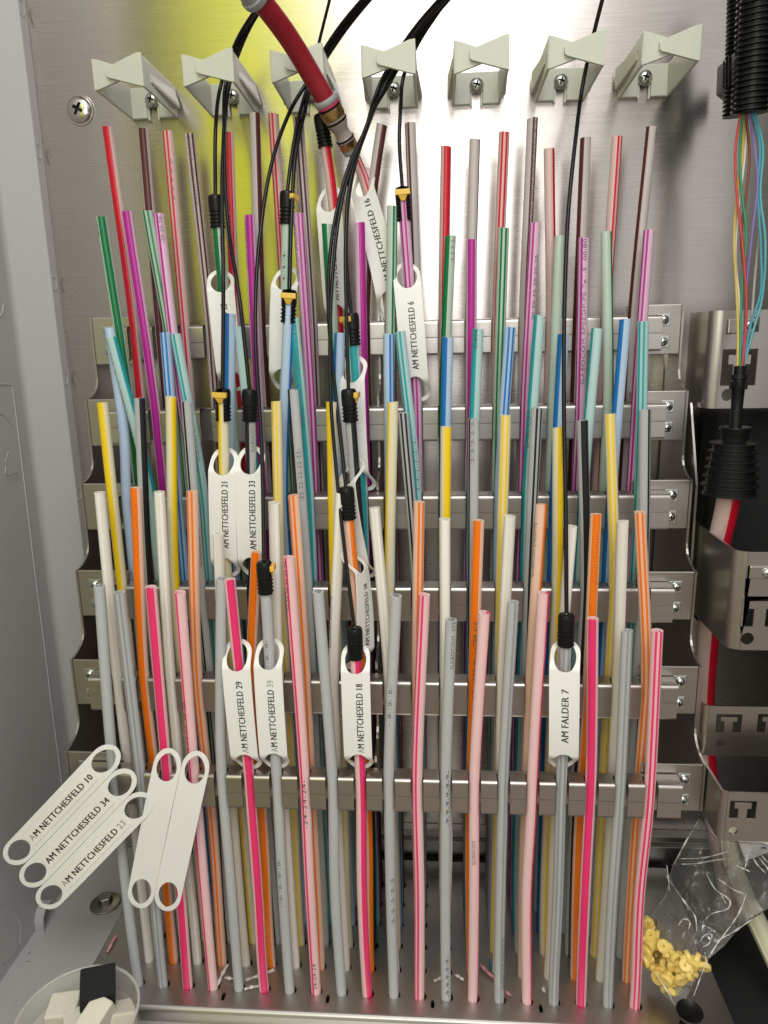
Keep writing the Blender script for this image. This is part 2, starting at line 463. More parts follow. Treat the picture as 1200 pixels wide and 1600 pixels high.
def screw(name, me, loc, label=None, parent=None, roll=0., group=None):
    o = bpy.data.objects.new(name, me); COL.objects.link(o)
    o.rotation_euler = (0, roll, 0)
    if parent: o.parent = parent; o.location = (Vector(loc) - parent_origin(parent)) * S
    else:
        o.location = Vector(loc) * S; tag(o, label, 'screw', group)
    return o
q = aY(125, 172, WALL)
b_ = screw('wall_screw', SCREW_B, (q.x, WALL - .9, q.z), 'large polished cross-head screw in the steel wall beside the plastic side wall', roll=.5)
mb = MB(); mb.lathe([(.01, .95), (10.2, .95), (10.6, .4), (10.6, 0), (.01, 0)], (q.x, WALL, q.z), (0, -1, 0), 32)
mb.build('washer', CHROME, b_)
# hex bolt on the ledge
q = aZ(165, 1412, -.6)
t = thing('hex_bolt', 'hex-head bolt with a wide round washer on the grey ledge', 'bolt', (q.x, q.y, -.6))
mb = MB(); mb.lathe([(.01, 1.6), (11.2, 1.5), (12, .9), (12, 0), (.01, 0)], q, n=40); mb.build('washer', BOLT, t)
mb = MB(); mb.lathe([(5.2, 1.5), (6, 1.6), (6, 6.8), (5.2, 7.6), (.01, 7.6)], q, n=6); hb = mb.build('head', BOLT, t, bevel=.4)
hb.data.polygons.foreach_set('use_smooth', [False] * len(hb.data.polygons))

# ------------------------------------------------------------------ stepped rack brackets and comb rails
def stair(back):
    P = []
    for k in range(6):
        P += [(YT(k), ZT(k))] if k == 0 else []
        zn = ZT(k + 1) if k < 5 else ZT(5) - 33
        if k < 5:
            P.append((YT(k), zn + 13))
            r_ = 20.868
            for i in range(1, 7):
                a = R(15 * i); P.append((YT(k) - r_ * (1 - math.cos(a)), zn + 13 * (1 - math.sin(a))))
        else: P.append((YT(k), zn))
    return P + [(YT(5) + 26, ZT(5) - 33), (back, ZT(5) - 130), (back, ZT(0) - 45), (YT(0) + 7, ZT(0))]
for sgn, name, lab in ((-1, 'rack_bracket', 'stepped steel rack bracket next to the grey plastic side wall'), (1, 'rack_bracket', 'stepped steel rack bracket next to the T-slotted cable brackets')):
    t = thing(name, lab, 'bracket', (sgn * 206, YT(0), ZT(5) - 33), 'stepped rack brackets')
    mb = MB(); mb.plate(stair(WALL - 3), [], sgn * 205.8, sgn * 207.2, lambda a, b, c: (c, a, b)); mb.build('side_plate', STEEL, t)
    for k in range(6):
        mb = MB()
        x0, x1 = sorted((sgn * 168, sgn * 205.6))
        mb.box((x0, YT(k), ZT(k) - 33), (x1, YT(k) + 1.4, ZT(k))); tb = mb.build('tab', STEEL, t, bevel=.5)
        for dz in (10.2, 24.6):
            mb = MB(); z = ZT(k) - dz; x = sgn * 194.2
            mb.box((x - 4, YT(k) - .8, z - 4), (x + 4, YT(k) - .02, z + 4)); mb.build('square_washer', ZINC, tb, bevel=.5)
            screw('screw', SCREW_S, (x, YT(k) - .8, z), parent=tb, roll=random.uniform(0, 1.5))
t = thing('rack_bracket', 'stepped steel rack bracket hidden between the ducts halfway along the rails', 'bracket', (0, YT(0), ZT(5) - 33), 'stepped rack brackets')
mb = MB(); mb.plate([(a + 2.2, b) for a, b in stair(WALL - 8)], [], -.7, .7, lambda a, b, c: (c, a, b)); mb.build('centre_plate', STEEL, t)
ROWN = ['rearmost', 'second', 'third', 'fourth', 'fifth', 'foremost']
ROWT = ['lowered behind the red and brown ducts', '', '', '', '', '']
DUCTS2 = [('red', 'brown'), ('green', 'magenta'), ('blue', 'turquoise'), ('yellow', 'black'), ('white', 'orange'), ('grey', 'pink')]
for k in range(6):
    yt, zf = YT(k), ZF(k)
    t = thing('comb_rail', 'slotted steel comb rail holding the %s and %s striped ducts' % DUCTS2[k], 'rail', (0, yt, zf - 22), 'comb rails of the duct rack')
    mb = MB()
    mb.box((-189.5, yt - 4.4, zf + .2), (189.5, yt - 1.0, zf + 1.3))
    mb.box((-189.5, yt - 1.3, zf - 21.5), (189.5, yt - .1, zf + .1))
    mb.build('channel', STEEL, t)
    def tooth_mesh(x0, x1):
        mb = MB()
        pr = [(-4.5, 1.3), (-10.6, .9)] + [(-10.6 - 2.4 * math.sin(a), -1.5 + 2.4 * math.cos(a)) for a in [R(15 + 15 * i) for i in range(5)]] + [(-13, -1.6), (-13.05, -10.5), (-12.9, -11), (-13.1, -21), (-12.8, -22), (-11.6, -22.4)]
        mb.sheet([(yt + a, zf + b) for a, b in pr], x0, x1)
        return mb
    for c in range(-1, 20):
        if c == -1: x0, x1 = -189.5, XC(0) - 4.1
        elif c == 19: x0, x1 = XC(19) + 4.1, 189.5
        else: x0, x1 = XC(c) + 4.1, XC(c + 1) - 4.1
        tooth_mesh(x0, x1).build('tooth', STEEL, t, solid=1.0)

# ------------------------------------------------------------------ ducts
STR = dict(red=(.55, .008, .025), brown=(.095, .022, .022), green=(.0, .17, .05), magenta=(.42, .015, .27), blue=(.01, .17, .50), turquoise=(.02, .33, .36),
           yellow=(.86, .60, .01), black=(.012, .012, .014), white=(.86, .84, .78), orange=(.85, .19, .005), grey=(.30, .31, .32), pink=(.80, .04, .17))
BODY = dict(red=(.58, .44, .42), brown=(.47, .43, .42), green=(.44, .53, .46), magenta=(.62, .44, .54), blue=(.42, .53, .66), turquoise=(.42, .57, .56),
            yellow=(.66, .61, .44), black=(.43, .44, .45), white=(.66, .63, .56), orange=(.72, .50, .39), grey=(.43, .445, .45), pink=(.76, .52, .52))
# (top x, top y in the photo, 's' one broad / 'd' two thin stripes, where the stripe faces in degrees, [extra points])
ROWS = [
 [(168,199,'s',-9),(223,202,'s',10),(262,206,'d',-14),(296,210,'d',25),(357,207,'s',0),(398,178,'s',62),(427,178,'d',-25),(466,184,'d',5),(502,186,'s',40),(597,195,'s',48),
  (549,232,'d',38),(641,193,'d',-45),(697,229,'s',18),(742,218,'s',95),(788,207,'d',2),(832,186,'d',32),(858,233,'s',70),(915,216,'s',-65),(964,214,'d',30),(1018,199,'s',-78)],
 [(158,339,'s',25),(198,331,'s',8),(230,330,'d',0),(248,334,'d',-28),(337,312,'s',-35),(390,337,'s',5),(449,306,'d',62),(466,333,'d',32),(511,350,'s',-38),(562,349,'s',35),
  (613,322,'d',45),(629,300,'d',-15),(704,369,'s',-48),(737,374,'s',-5),(787,356,'d',0),(836,349,'d',-42),(875,369,'s',150),(912,372,'d',-52),(947,362,'s',78),(1014,360,'d',-46)],
 [(171,512,'s',-95),(174,527,'s',82),(258,520,'d',-3),(274,522,'d',-24),(360,490,'s',-40),(374,510,'s',92),(452,460,'s',88),(459,497,'s',-10),(531,520,'s',-66),(549,496,'s',5),
  (607,522,'d',44),(625,518,'d',-25),(700,527,'s',-46),(747,514,'s',-52),(797,511,'d',12),(843,493,'s',-72),(880,522,'s',-60),(933,513,'s',-90),(977,499,'s',-66),(1005,502,'d',-28)],
 [(160,629,'s',-15),(218,622,'s',58),(267,620,'s',64),(291,627,'d',-42),(348,614,'s',-52),(390,615,'s',-40),(432,627,'d',-15),(458,609,'s',-72),(518,628,'s',-38),(545,615,'s',48),
  (614,628,'s',-74),(630,645,'d',0),(697,667,'s',25),(740,655,'d',-75),(790,649,'d',-5),(839,637,'d',20),(872,668,'s',32),(910,657,'s',14),(953,647,'d',-12),(1008,640,'d',52)],
 [(156,769,'s',-30),(212,762,'s',-8),(249,768,'d',5),(300,767,'d',-12),(341,833,'s',-60),(401,862,'s',-5),(428,785,'s',60),(459,773,'d',-20),(533,770,'s',-50),(541,768,'s',56),
  (585,793,'d',0),(655,784,'d',24),(695,811,'s',10),(748,813,'s',-22),(797,806,'s',-66),(846,788,'s',70),(893,822,'s',50),(931,803,'s',0),(973,814,'s',80),(1000,800,'d',-15)],
 [(155,915,'s',150),(186,925,'d',0),(236,917,'s',5),(281,925,'d',-50),(346,904,'s',120),(359,905,'s',22),(413,884,'s',170),(451,870,'d',-45),(497,924,'s',160),(554,987,'s',42),
  (619,930,'s',180),(663,929,'d',-38),(705,968,'s',140),(757,957,'s',100),(802,940,'d',40),(849,926,'s',82),(885,966,'d',0),(926,966,'s',-15),(980,985,'d',20),(1027,985,'d',0)]]
TOPDY = {(2, 1): -8.0, (2, 0): 3.0}
RAILPX = {(1, 3): [(291, 668, -7.5), (286, 640, -7.5)]}
EXTRA = {(2, 0): [(194, 680)], (0, 9): [(583, 290)], (0, 8): [(521, 320)], (0, 10): [(573, 292)]}
ORD = ['first', 'second', 'third', 'fourth', 'fifth', 'sixth', 'seventh', 'eighth', 'ninth', 'tenth', 'eleventh', 'twelfth', 'thirteenth', 'fourteenth', 'fifteenth', 'sixteenth', 'seventeenth', 'eighteenth', 'nineteenth', 'twentieth']
PATH = {}; DUCT = {}
RD = 3.45
for k in range(6):
    for c in range(20):
        px, py, kind, th = ROWS[k][c]
        key = DUCTS2[k][c % 2]
        if k == 5 and c in (1,): key = 'grey'
        if k == 5 and c in (2,): key = 'pink'
        x, y = XC(c), YD(k)
        rng = random.Random(k * 100 + c)
        top = aY(px, py, y + TOPDY.get((k, c), rng.uniform(-2, 2) if k else 0))
        P = [Vector((x + rng.uniform(-.3, 1.2), y - .4, -16)), Vector((x + rng.uniform(-.2, .6), y - .4, 6)), Vector((x, y, ZF(k) - 16)), Vector((x, y, ZF(k) - 2))]
        if (k, c) in RAILPX: P[2:] = [aY(a_, b_, y + d_) for a_, b_, d_ in RAILPX[k, c]]
        zm = ZF(k) * .5
        P.insert(2, Vector((x + rng.uniform(-1.6, 1.6), y + rng.uniform(-1.5, 1.5), zm)))
        for ex, ey in EXTRA.get((k, c), []): P.append(aY(ex, ey, y))
        P.append(top)
        pts = spline(P, 34)
        PATH[k, c] = pts
        mb = MB(); mb.tube(pts, RD, 16, R(th), 1.35, cut=rng.uniform(-.5, .5))
        o = mb.build('duct', duct_mat(key, STR[key], tuple(min(.88, x * 1.12) for x in BODY[key]), kind == 'd'), None, (x, y, 0))
        desc = 'one broad %s stripe' % key if kind == 's' else 'two thin %s stripes' % key
        tag(o, 'duct with %s, %s slot from plastic side wall, %s rail' % (desc, ORD[c], ROWN[k]), 'duct', 'ducts standing in the comb rails')
        DUCT[k, c] = o
def path_at(pts, py):
    """index position on a rising path where it is seen at photo height py"""
    for j in range(len(pts) - 1):
        a = proj(pts[j])[1]; b = proj(pts[j + 1])[1]
        if (a - py) * (b - py) <= 0: return j + (a - py) / (a - b if a != b else 1)
    return 0. if abs(proj(pts[0])[1] - py) < abs(proj(pts[-1])[1] - py) else len(pts) - 1.
def walk(pts, j0):
    """arc-length evaluation from index position j0: f(s) -> (point, tangent); s > 0 runs downwards"""
    L = [0.]
    for i in range(1, len(pts)): L.append(L[-1] + (pts[i] - pts[i - 1]).length)
    i = int(j0); s0 = L[i] + (L[min(i + 1, len(L) - 1)] - L[i]) * (j0 - i)
    def f(s):
        q = s0 - s
        if q >= L[-1]: t = (pts[-1] - pts[-2]).normalized(); return pts[-1] + t * (q - L[-1]), t
        if q <= 0: t = (pts[1] - pts[0]).normalized(); return pts[0] + t * q, t
        j = 0
        while j < len(L) - 2 and L[j + 1] < q: j += 1
        a = (q - L[j]) / (L[j + 1] - L[j])
        t0 = (pts[min(j + 1, len(pts) - 1)] - pts[max(j - 1, 0)]).normalized(); t1 = (pts[min(j + 2, len(pts) - 1)] - pts[j]).normalized()
        return pts[j].lerp(pts[j + 1], a), t0.lerp(t1, a).normalized()
    return f
def frame(t):
    fr = Vector((0, -1, 0)); fr = (fr - t * fr.dot(t)).normalized()
    return fr, t.cross(fr) * -1 if False else fr.cross(t) * -1
def print_on(k, c, body, y0, y1, ang, h=2.3):
    pts = PATH[k, c]; f = walk(pts, path_at(pts, y1)); f2 = path_at(pts, y0)
    L = 0.; a, b = path_at(pts, y1), f2
    n = 20; last = None
    for i in range(n + 1):
        j = a + (b - a) * i / n; jj = min(int(j), len(pts) - 2); p = pts[jj].lerp(pts[jj + 1], j - jj)
        if last is not None: L += (p - last).length
        last = p
    def fn(x, y):
        p, t = f(-x); fr, rt = frame(t)
        a_ = R(ang) - (y - h / 2) / RD
        return p + (fr * math.cos(a_) + rt * math.sin(a_)) * (RD + .07)
    lettering('printed_text', body, fn, max(L, 5), h, DUCT[k, c], mats=[PRINT, INKF])
PRINTS = [(0,2,'-13-13-13-13-13-',250,322,18),(0,3,'GABOCOM SPEEDPIPE-GROUND',213,322,5),(0,15,'GABOCOM SPEEDPIPE-GROUND 7x1.5',190,372,25),(0,19,'GABO',202,225,55),
 (1,0,'-2-2-',345,372,-50),(1,3,'-20-20-20-',337,382,30),(1,4,'GABOCOM',370,400,40),(1,6,'-14-14-14-',394,450,-12),(1,7,'GABOCOM SPEEDPIPE',352,440,-40),(1,12,'-2-2-2-2-',371,412,30),(1,15,'20-20-20-20-20-20',400,500,30),
 (1,17,'GABOCOM SPEEDPIPE 7x1.5  00:80',374,600,5),(1,5,'SPEEDPIPE-GROUND',345,420,-55),(1,1,'GABOCOM SPEED',480,560,-55),
 (2,1,'GABOCOM SPEEDPIPE-GROUND 7x1.5 PE-HD',530,740,-50),(2,3,'GABOCOM 21-21-21-21-21',624,720,20),(2,7,'GABOCOM SPEEDPIPE-GROUND 7x1.5 PE-',505,668,0),(2,11,'21-21-21-21-21-21-',680,765,20),(2,13,'GABOC',513,545,-25),(2,19,'-9-9-9-9-9-9-',720,790,10),(2,15,'GABOCOM',640,700,-40),
 (3,5,'GABOCOM',664,705,30),(3,7,'-22-22-22-22-22-',700,782,15),(3,13,'-10-10-10-10-10-',656,728,-12),(3,3,'-22-22-22-22-22-',820,885,30),
 (4,1,'-11-11-11-11-11-',786,868,8),(4,9,'-11-11-11-11-11-',820,884,30),(4,13,'62 mm  63  1666 m  L-750 CE',968,1130,0),(4,15,'GABOCOM SPEEDPIPE',815,900,-60),(4,17,'-11-11-11-11-11-',834,910,0),(4,8,'GABOCOM SPEEDPIPE',930,1010,-50),
 (5,3,'24-24-24-24-24',1094,1178,-38),(5,6,'-10-10-',998,1040,-15),(5,6,'-10-10-10-10-',1338,1412,-15),(5,7,'24-24-24-24-24-24-',872,952,-30),(5,7,'-24-24-24-',1214,1290,0),(5,7,'24-24-24',1500,1540,5),(5,12,'GABOCOM  SPE',968,1042,25),
 (5,12,'-9-9-9-9-9-9-',1200,1286,20),(5,12,'-9-9-9-9-9-',1488,1552,20),(5,13,'GABOCOM',1309,1346,-8),(5,10,'10-10-10-10-10',1368,1440,25),(5,14,'GABOCOM SPEEDPIPE',1460,1540,40),(5,10,'-10-10-10-',1070,1130,-10)]
for pr in PRINTS: print_on(*pr)

# ------------------------------------------------------------------ black sealing caps on ducts
def cap_mesh(slot):
    """ribbed rubber sleeve, open along one side (slot half-angle in degrees)"""
    mb = MB(); pr = [(1.2, 0), (3.2, -.05), (4.2, -.5), (4.75, -1.6), (4.9, -4), (4.8, -10.4)]
    for i in range(4): z = -11 - i * 2.3; pr += [(4.25, z), (4.3, z - .7), (4.95, z - 1.0), (4.95, z - 1.7)]
    pr += [(4.6, -20.3), (3.6, -20.4)]
    a = R(slot); mb.lathe(pr, (0, 0, 0), (0, 0, 1), 30, a, 2 * math.pi - a)
    return mb
CAPS = {}
def cap(k, c, slot_dir, label, clip=True, ytop=None):
    pts = PATH[k, c]; top = pts[-1]; t = (pts[-1] - pts[-3]).normalized()
    fr, rt = frame(t)
    org = top + t * 3.0
    e = thing('cable_seal', label, 'cable seal', org, 'black rubber cable seals on ducts')
    rot = Matrix((rt, -fr, t)).transposed().to_4x4()   # local x = right, y = away, z = up the duct
    e.rotation_euler = (rot @ Matrix.Rotation(R(slot_dir), 4, 'Z')).to_euler()
    def loc(mbx, name, mat, **kw):
        o = mbx.build(name, mat, None, (0, 0, 0), **kw); o.parent = e; o.location = (0, 0, 0); return o
    loc(cap_mesh(27), 'sleeve', RUBBER, solid=.7)
    if clip:
        mb = MB(); mb.box((-4.7, -6.4, -5.6), (4.7, -3.7, -2.3))
        mb.hexa([(-1.3, -4.6, -9), (1.3, -4.6, -9), (1.3, -3.7, -9), (-1.3, -3.7, -9), (-3, -6.0, -5.5), (3, -6.0, -5.5), (3, -3.7, -5.5), (-3, -3.7, -5.5)])
        loc(mb, 'clip', YCLIP, bevel=.35)
    CAPS[k, c] = org
    return e
for k, c, sd, clip, lab in ((0,8,180,0,'black ribbed cap on the red striped duct under the coupling'),(1,4,180,0,'black ribbed cap on the green striped duct with a tag'),
    (1,6,75,1,'black cap with yellow clip showing sideways on the thin green striped duct'),(1,11,2,1,'black slotted cap with yellow clip facing out on the magenta striped duct'),
    (2,6,5,1,'black slotted cap with yellow clip on the pale blue duct'),(2,9,-48,1,'black cap with yellow clip on the turquoise duct'),(3,4,-8,1,'black slotted cap with yellow clip on the yellow striped duct'),
    (3,5,180,0,'plain black cap on the black striped duct above tag 33'),(3,9,85,1,'black cap with yellow clip beside the white tag on the black striped duct'),(4,9,180,0,'plain black cap on the orange striped duct'),
    (5,6,95,1,'black cap with a sliver of yellow clip on the grey duct above tag 39'),(5,9,180,0,'black cap on the pink striped duct above tag 18'),(5,16,180,0,'black cap on the grey duct above the tag reading AM FALDER 7')):
    cap(k, c, sd, lab, clip)

# ------------------------------------------------------------------ tags
TL, TW, TR = 84., 17.6, 8.4
def tag_rows():
    us = [0, .35, 1, 1.9, 3, 4.2, 5.6, 7, 8.4, 10, 11.6, 13, 14.2, 15, 15.6, 16] + [16 + (TL - 32) * i / 10 for i in range(1, 10)]
    us += [TL - u for u in reversed(us[:16])]
    out = []
    for u in us:
        e = min(u, TL - u)
        w_ = TW / 2 if e >= TR else max(.6, TW / 2 * math.sqrt(max(0, 1 - ((TR - e) / TR) ** 2)))
        hh = 0.
        if 2.2 < e < 16:
            q = (e - 2.2) / 13.8
            hh = 6.5 * math.sqrt(max(0, 1 - (2 * q - 1) ** 2)) * (1.0 if q > .5 else .86 + .14 * q * 2)
        out.append((u, w_, hh))
    return out
def tag_sheet(fn, parent, name='sheet'):
    mb = MB(); rows = tag_rows(); prev = None
    for u, w_, hh in rows:
        cur = [mb.vert(fn(u, v)) for v in ([-w_, -(hh + w_) / 2, -hh, hh, (hh + w_) / 2, w_] if hh else [-w_, -w_ / 2, 0, w_ / 2, w_])]
        cur = (cur, hh)
        if prev:
            a, ha = prev; b, hb = cur
            def sides(l, h): return (l[:3], l[3:]) if h else (l[:3], l[2:])
            for A, B in zip(sides(a, ha), sides(b, hb)):
                for i in range(2): mb.face((A[i], A[i + 1], B[i + 1], B[i]), None, True)
        prev = cur
    return mb.build(name, TAG, parent, solid=.6)
def tag_label(fn, parent, text, u0, u1, v0=1.0, h=3.6, faded=(), sticker=True):
    """tape strip and lettering; the line runs from u1 (low) up to u0"""
    if sticker:
        mb = MB(); n = 10; ua, ub = max(17.2, u0 - 4), min(TL - 17.2, u1 + 4); prev = None
        for i in range(n + 1):
            u = ua + (ub - ua) * i / n
            cur = [mb.vert(fn(u, v, .5)) for v in (v0 - 5.6, v0 + 4.8)]
            if prev: mb.face((prev[0], prev[1], cur[1], cur[0]), None, True)
            prev = cur
        mb.build('label', STICK, parent, solid=.16)
    lettering('lettering', text, lambda x, y: fn(u1 - x, v0 + h / 2 - y, .66), u1 - u0, h, parent, faded, bold=.24)
def duct_tag(k, c, y0, y1, text=None, u0=22, u1=66, phi=0., faded=(), label='', twist=0., v0=1.0, amp=1.0, lean=0., h=4.1):
    pts = PATH[k, c]; f = walk(pts, path_at(pts, y0))
    # true length: stretch the tag between its two photo heights along the duct
    a, b = path_at(pts, y0), path_at(pts, y1)
    L = 0.; last = None
    for i in range(25):
        j = a + (b - a) * i / 24; jj = min(int(j), len(pts) - 2); p = pts[jj].lerp(pts[jj + 1], j - jj)
        if last is not None: L += (p - last).length
        last = p
    sc = L / TL
    base, _ = f(L)
    e = thing('duct_tag', label, 'tag', base, 'white address tags on ducts')
    def fn(u, v, lift=0.):
        p, t = f(u * sc); fr, rt = frame(t)
        ph = R(phi + twist * (u / TL - .5))
        s_ = rt * math.cos(ph) + fr * math.sin(ph); n_ = fr * math.cos(ph) - rt * math.sin(ph)
        ee = min(u, TL - u)
        q = min(1, max(0, (ee - 3) / 12)); q = q * q * (3 - 2 * q)
        off = -4.6 + (4.6 + 4.3 + amp * math.sin(math.pi * u / TL)) * q
        return p + s_ * (v + lean * (u / TL - .5)) + n_ * (off + lift)
    tag_sheet(fn, e)
    if text: tag_label(fn, e, text, u0, u1, v0, h, faded)
    return e
NF = 'AM NETTCHESFELD '
duct_tag(1,11,408,628,NF+'6',24,64,5,label='white tag numbered 6 on the magenta striped duct',twist=16,lean=3,amp=2)
duct_tag(0,8,288,518,NF+'20',26,66,14,label='white tag half hidden behind the green striped duct and cables',twist=10,lean=4,amp=3)
duct_tag(0,10,262,500,NF+'16',18,66,8,faded=(0,),label='creased white tag numbered 16 under the coupling',twist=-45,lean=2,amp=3)
duct_tag(1,4,420,612,NF+'25',24,66,-4,label='white tag behind the capped yellow striped duct and blue duct',lean=3,twist=14)
duct_tag(1,6,416,612,None,phi=4,label='white tag behind the pale blue duct with yellow clip',lean=-1,amp=1.5)
duct_tag(2,9,555,768,NF+'17',20,66,22,label='twisted white tag on the turquoise duct behind the black cap',twist=24,lean=2,amp=2,v0=-1)
duct_tag(3,4,700,905,NF+'21',20,62,0,label='white tag numbered 21 on the yellow striped duct',v0=1.6,amp=1)
duct_tag(3,5,698,905,NF+'33',20,63,0,label='white tag numbered 33 on the black striped duct',v0=1.8,amp=1)
duct_tag(3,9,718,905,None,phi=38,label='white tag turned away behind the orange striped duct and its cap',twist=-30,lean=4,amp=2)
duct_tag(4,9,858,1046,NF+'38',24,66,-62,label='white tag turned nearly edge on below the orange striped duct cap',twist=26,lean=-3,amp=2,v0=2)
duct_tag(5,5,1002,1208,NF+'29',22,67,0,faded=(0,),label='white tag numbered 29 on the pink striped duct, beside the capped grey duct',twist=4,amp=2.4)
duct_tag(5,6,1000,1207,NF+'39',22,67,0,faded=(0,16,17),label='white tag numbered 39 on the grey duct with its cap',twist=-5,amp=2.0)
duct_tag(5,9,1008,1207,NF+'18',22,67,0,faded=(0,),label='white tag numbered 18 right under a black cap, on the pink striped duct',twist=6,amp=2.2,v0=2)
duct_tag(5,16,1003,1206,'AM FALDER 7',26,60,8,label='bent white tag reading AM FALDER 7 on the grey duct',twist=-12,amp=4.5,v0=.5)
def hung_sheet(pix, Y, dY, texts, label, cat='tag'):
    """several tags still joined along their perforation, hanging flat; pix: (top, bottom) centre line of the first tag, and of the last"""
    (tx, ty), (bx, by), (tx2, ty2) = pix
    A = aY(tx, ty, Y); B = aY(bx, by, Y + dY); D = aY(tx2, ty2, Y)
    n = len(texts); e = thing('joined_tags', label, cat, B, 'white tags hanging unseparated')
    un = (B - A); sc = un.length / TL; un.normalize()
    sd = (D - A); sd = (sd - un * sd.dot(un)).normalized() if n > 1 else Vector((1, 0, 0))
    slide = (D - A).dot(un) / max(1, n - 1)
    nn = sd.cross(un); nn = nn if nn.y < 0 else -nn
    for i, tx_ in enumerate(texts):
        def fn(u, v, lift=0., i=i):
            bend = 1.6 * math.sin(math.pi * u / TL) + .5 * math.sin(2.2 * u / TL * math.pi + i)
            return A + un * (u * sc + slide * i) + sd * (v + i * (TW + .25)) + nn * (bend + lift + .25 * i)
        p = tag_sheet(fn, e, 'tag')
        if tx_: 
            tag_label(fn, p, tx_[0], 18.5, 65.5, 0.4, 4.1, tx_[1])
    return e
hung_sheet(((182, 1168), (12, 1347), (232, 1240)), 402, -6, [(NF+'10', (0,)), (NF+'34', ()), (NF+'23', (0, 16, 17))], 'three joined white tags numbered 10, 34 and 23 hanging slantwise')
hung_sheet(((267, 1170), (216, 1418), (306, 1172)), 404, -3, [None, None], 'two joined blank white tags hanging from the pink striped ducts')

# ------------------------------------------------------------------ cable clamps on the wall
def make_clamp(x, z):
    e = thing('cable_clamp', '', 'clamp', (x, WALL, z), 'pale plastic cable clamps on the wall')
    W = WALL
    f = lambda a, b, t: (x + a, W - t, z + b)
    arc = [(4.2 * math.cos(R(a)), 0.6 + 4.2 * math.sin(R(a))) for a in range(0, 181, 20)]
    mb = MB(); mb.plate([(-15.4, -11), (-4.2, -11)] + [p for p in reversed(arc)] + [(4.2, -11), (15.4, -11), (15.0, 8.6), (-15.0, 8.6)], [], .2, 4.2, f)
    mb.build('base', CLAMP, e, bevel=.5)
    arc2 = [(2.9 * math.cos(R(a)), 0.6 + 2.9 * math.sin(R(a))) for a in range(0, 181, 20)]
    mb = MB(); mb.plate([(-4.1, -12), (-2.9, -12)] + list(reversed(arc2)) + [(2.9, -12), (4.1, -12)] + [(4.1 * math.cos(R(a)), 0.6 + 4.1 * math.sin(R(a))) for a in range(0, 181, 20)], [], .3, 3.0, f)
    mb.build('screw_slot', CLAMP, e)
    for s in (-1, 1):
        mb = MB(); xo = 16.6 * s; xi = 14.8 * s
        mb.hexa([f(min(xi, xo), -11.2, 0.2), f(max(xi, xo), -11.2, 0.2), f(max(xi, xo), -9.2, 60), f(min(xi, xo), -9.2, 60), f(min(xi, xo), 8.8, 0.2), f(max(xi, xo), 8.8, 0.2), f(max(xi, xo), 8.8, 60), f(min(xi, xo), 8.8, 60)])
        ar = mb.build('arm', CLAMP, e, bevel=.7)
        mb = MB(); xa, xb = sorted((16.4 * s, 19.6 * s)); xc, xd = sorted((16.4 * s, 17.2 * s))
        mb.hexa([f(xa, -6.5, 4), f(xb, -6.5, 4), f(xd, -3.6, 50), f(xc, -3.6, 50), f(xa, 7.0, 4), f(xb, -4.0, 4), f(xd, -1.8, 50), f(xc, 3.0, 50)])
        mb.build('rib', CLAMP, ar, bevel=.4)
    mb = MB(); mb.plate([(-16.5, -9.4), (-13, -8.6), (3, -3.4), (4, -2), (4, 2.2), (3, 3.4), (-2, 4.6), (-13.5, 8.3), (-16.5, 8.9)], [], 57.6, 59.9, f); mb.build('flap', CLAMP, e, bevel=.6)
    mb = MB(); mb.plate([(16.5, -9.2), (13, -8.4), (-5.6, -3.2), (-7, -2), (-7.2, 1.6), (-6.2, 2.8), (-3, 3.8), (13, 9.6), (16.5, 10)], [], 60.1, 62.4, f); mb.build('flap', CLAMP, e, bevel=.6)
    screw('screw', SCREW, (x, W - 4.0, z + .4), parent=e, roll=.3)
    return e
CLX = [-157.5, -100.2, -44.6, 11.6, 67.8, 124.0, 179.2]
CLL = ['pale empty cable clamp nearest the large wall screw', 'pale cable clamp holding three black cables, second from the large wall screw', 'pale cable clamp behind the thick red pipe', 'pale cable clamp holding the thickest bundle of black cables',
       'pale empty cable clamp between the bundle clamp and the single-cable clamp', 'pale cable clamp holding a single black cable', 'pale empty cable clamp nearest the black corrugated conduits']
cl0 = make_clamp(CLX[0], 603.2)
for i, x in enumerate(CLX):
    o = cl0 if i == 0 else copy_tree(cl0)
    o.location = Vector((x, WALL, 603.2)) * S; o['label'] = CLL[i]; o.rotation_euler = (0, R(random.uniform(-1.2, 1.2)), 0)

# ------------------------------------------------------------------ black cables
def cable(pix, r, label, start=None, group='thin black fibre cables', mat=None, name='fibre_cable', n=60):
    P = ([start] if start is not None else []) + [aY(*p) for p in pix]
    mb = MB(); mb.tube(spline(P, n), r, 10)
    return tag(mb.build(name, mat or CABLE, None, P[0]), label, 'cable', group)
cable([(337,200,508),(346,130,528),(370,64,520),(400,15,505),(440,-40,490)], 1.25, 'thin black cable from the capped green striped duct up through the second clamp', CAPS[1,4])
cable([(349,450,462),(347,300,485),(350,200,505),(354,125,526),(377,60,521),(406,10,505),(446,-40,490)], 1.25, 'thin black cable from the clipped cap on the yellow striped duct', CAPS[3,4])
cable([(376,480,460),(356,345,485),(351,210,505),(361,120,526),(384,56,521),(412,8,505),(452,-40,490)], 1.25, 'thin black cable crossing from the second clamp to the cap above tag 33', CAPS[3,5])
cable([(455,250,505),(468,180,515),(484,130,525),(517,70,520),(568,4,500),(610,-40,490)], 1.25, 'thin black cable from the sideways-clipped cap through the clamp behind the red pipe', CAPS[1,6])
cable([(456,330,490),(462,240,504),(475,180,515),(488,130,525),(522,72,519),(574,4,498),(616,-40,488)], 1.25, 'thin black cable from the clipped cap on the pale blue duct', CAPS[2,6])
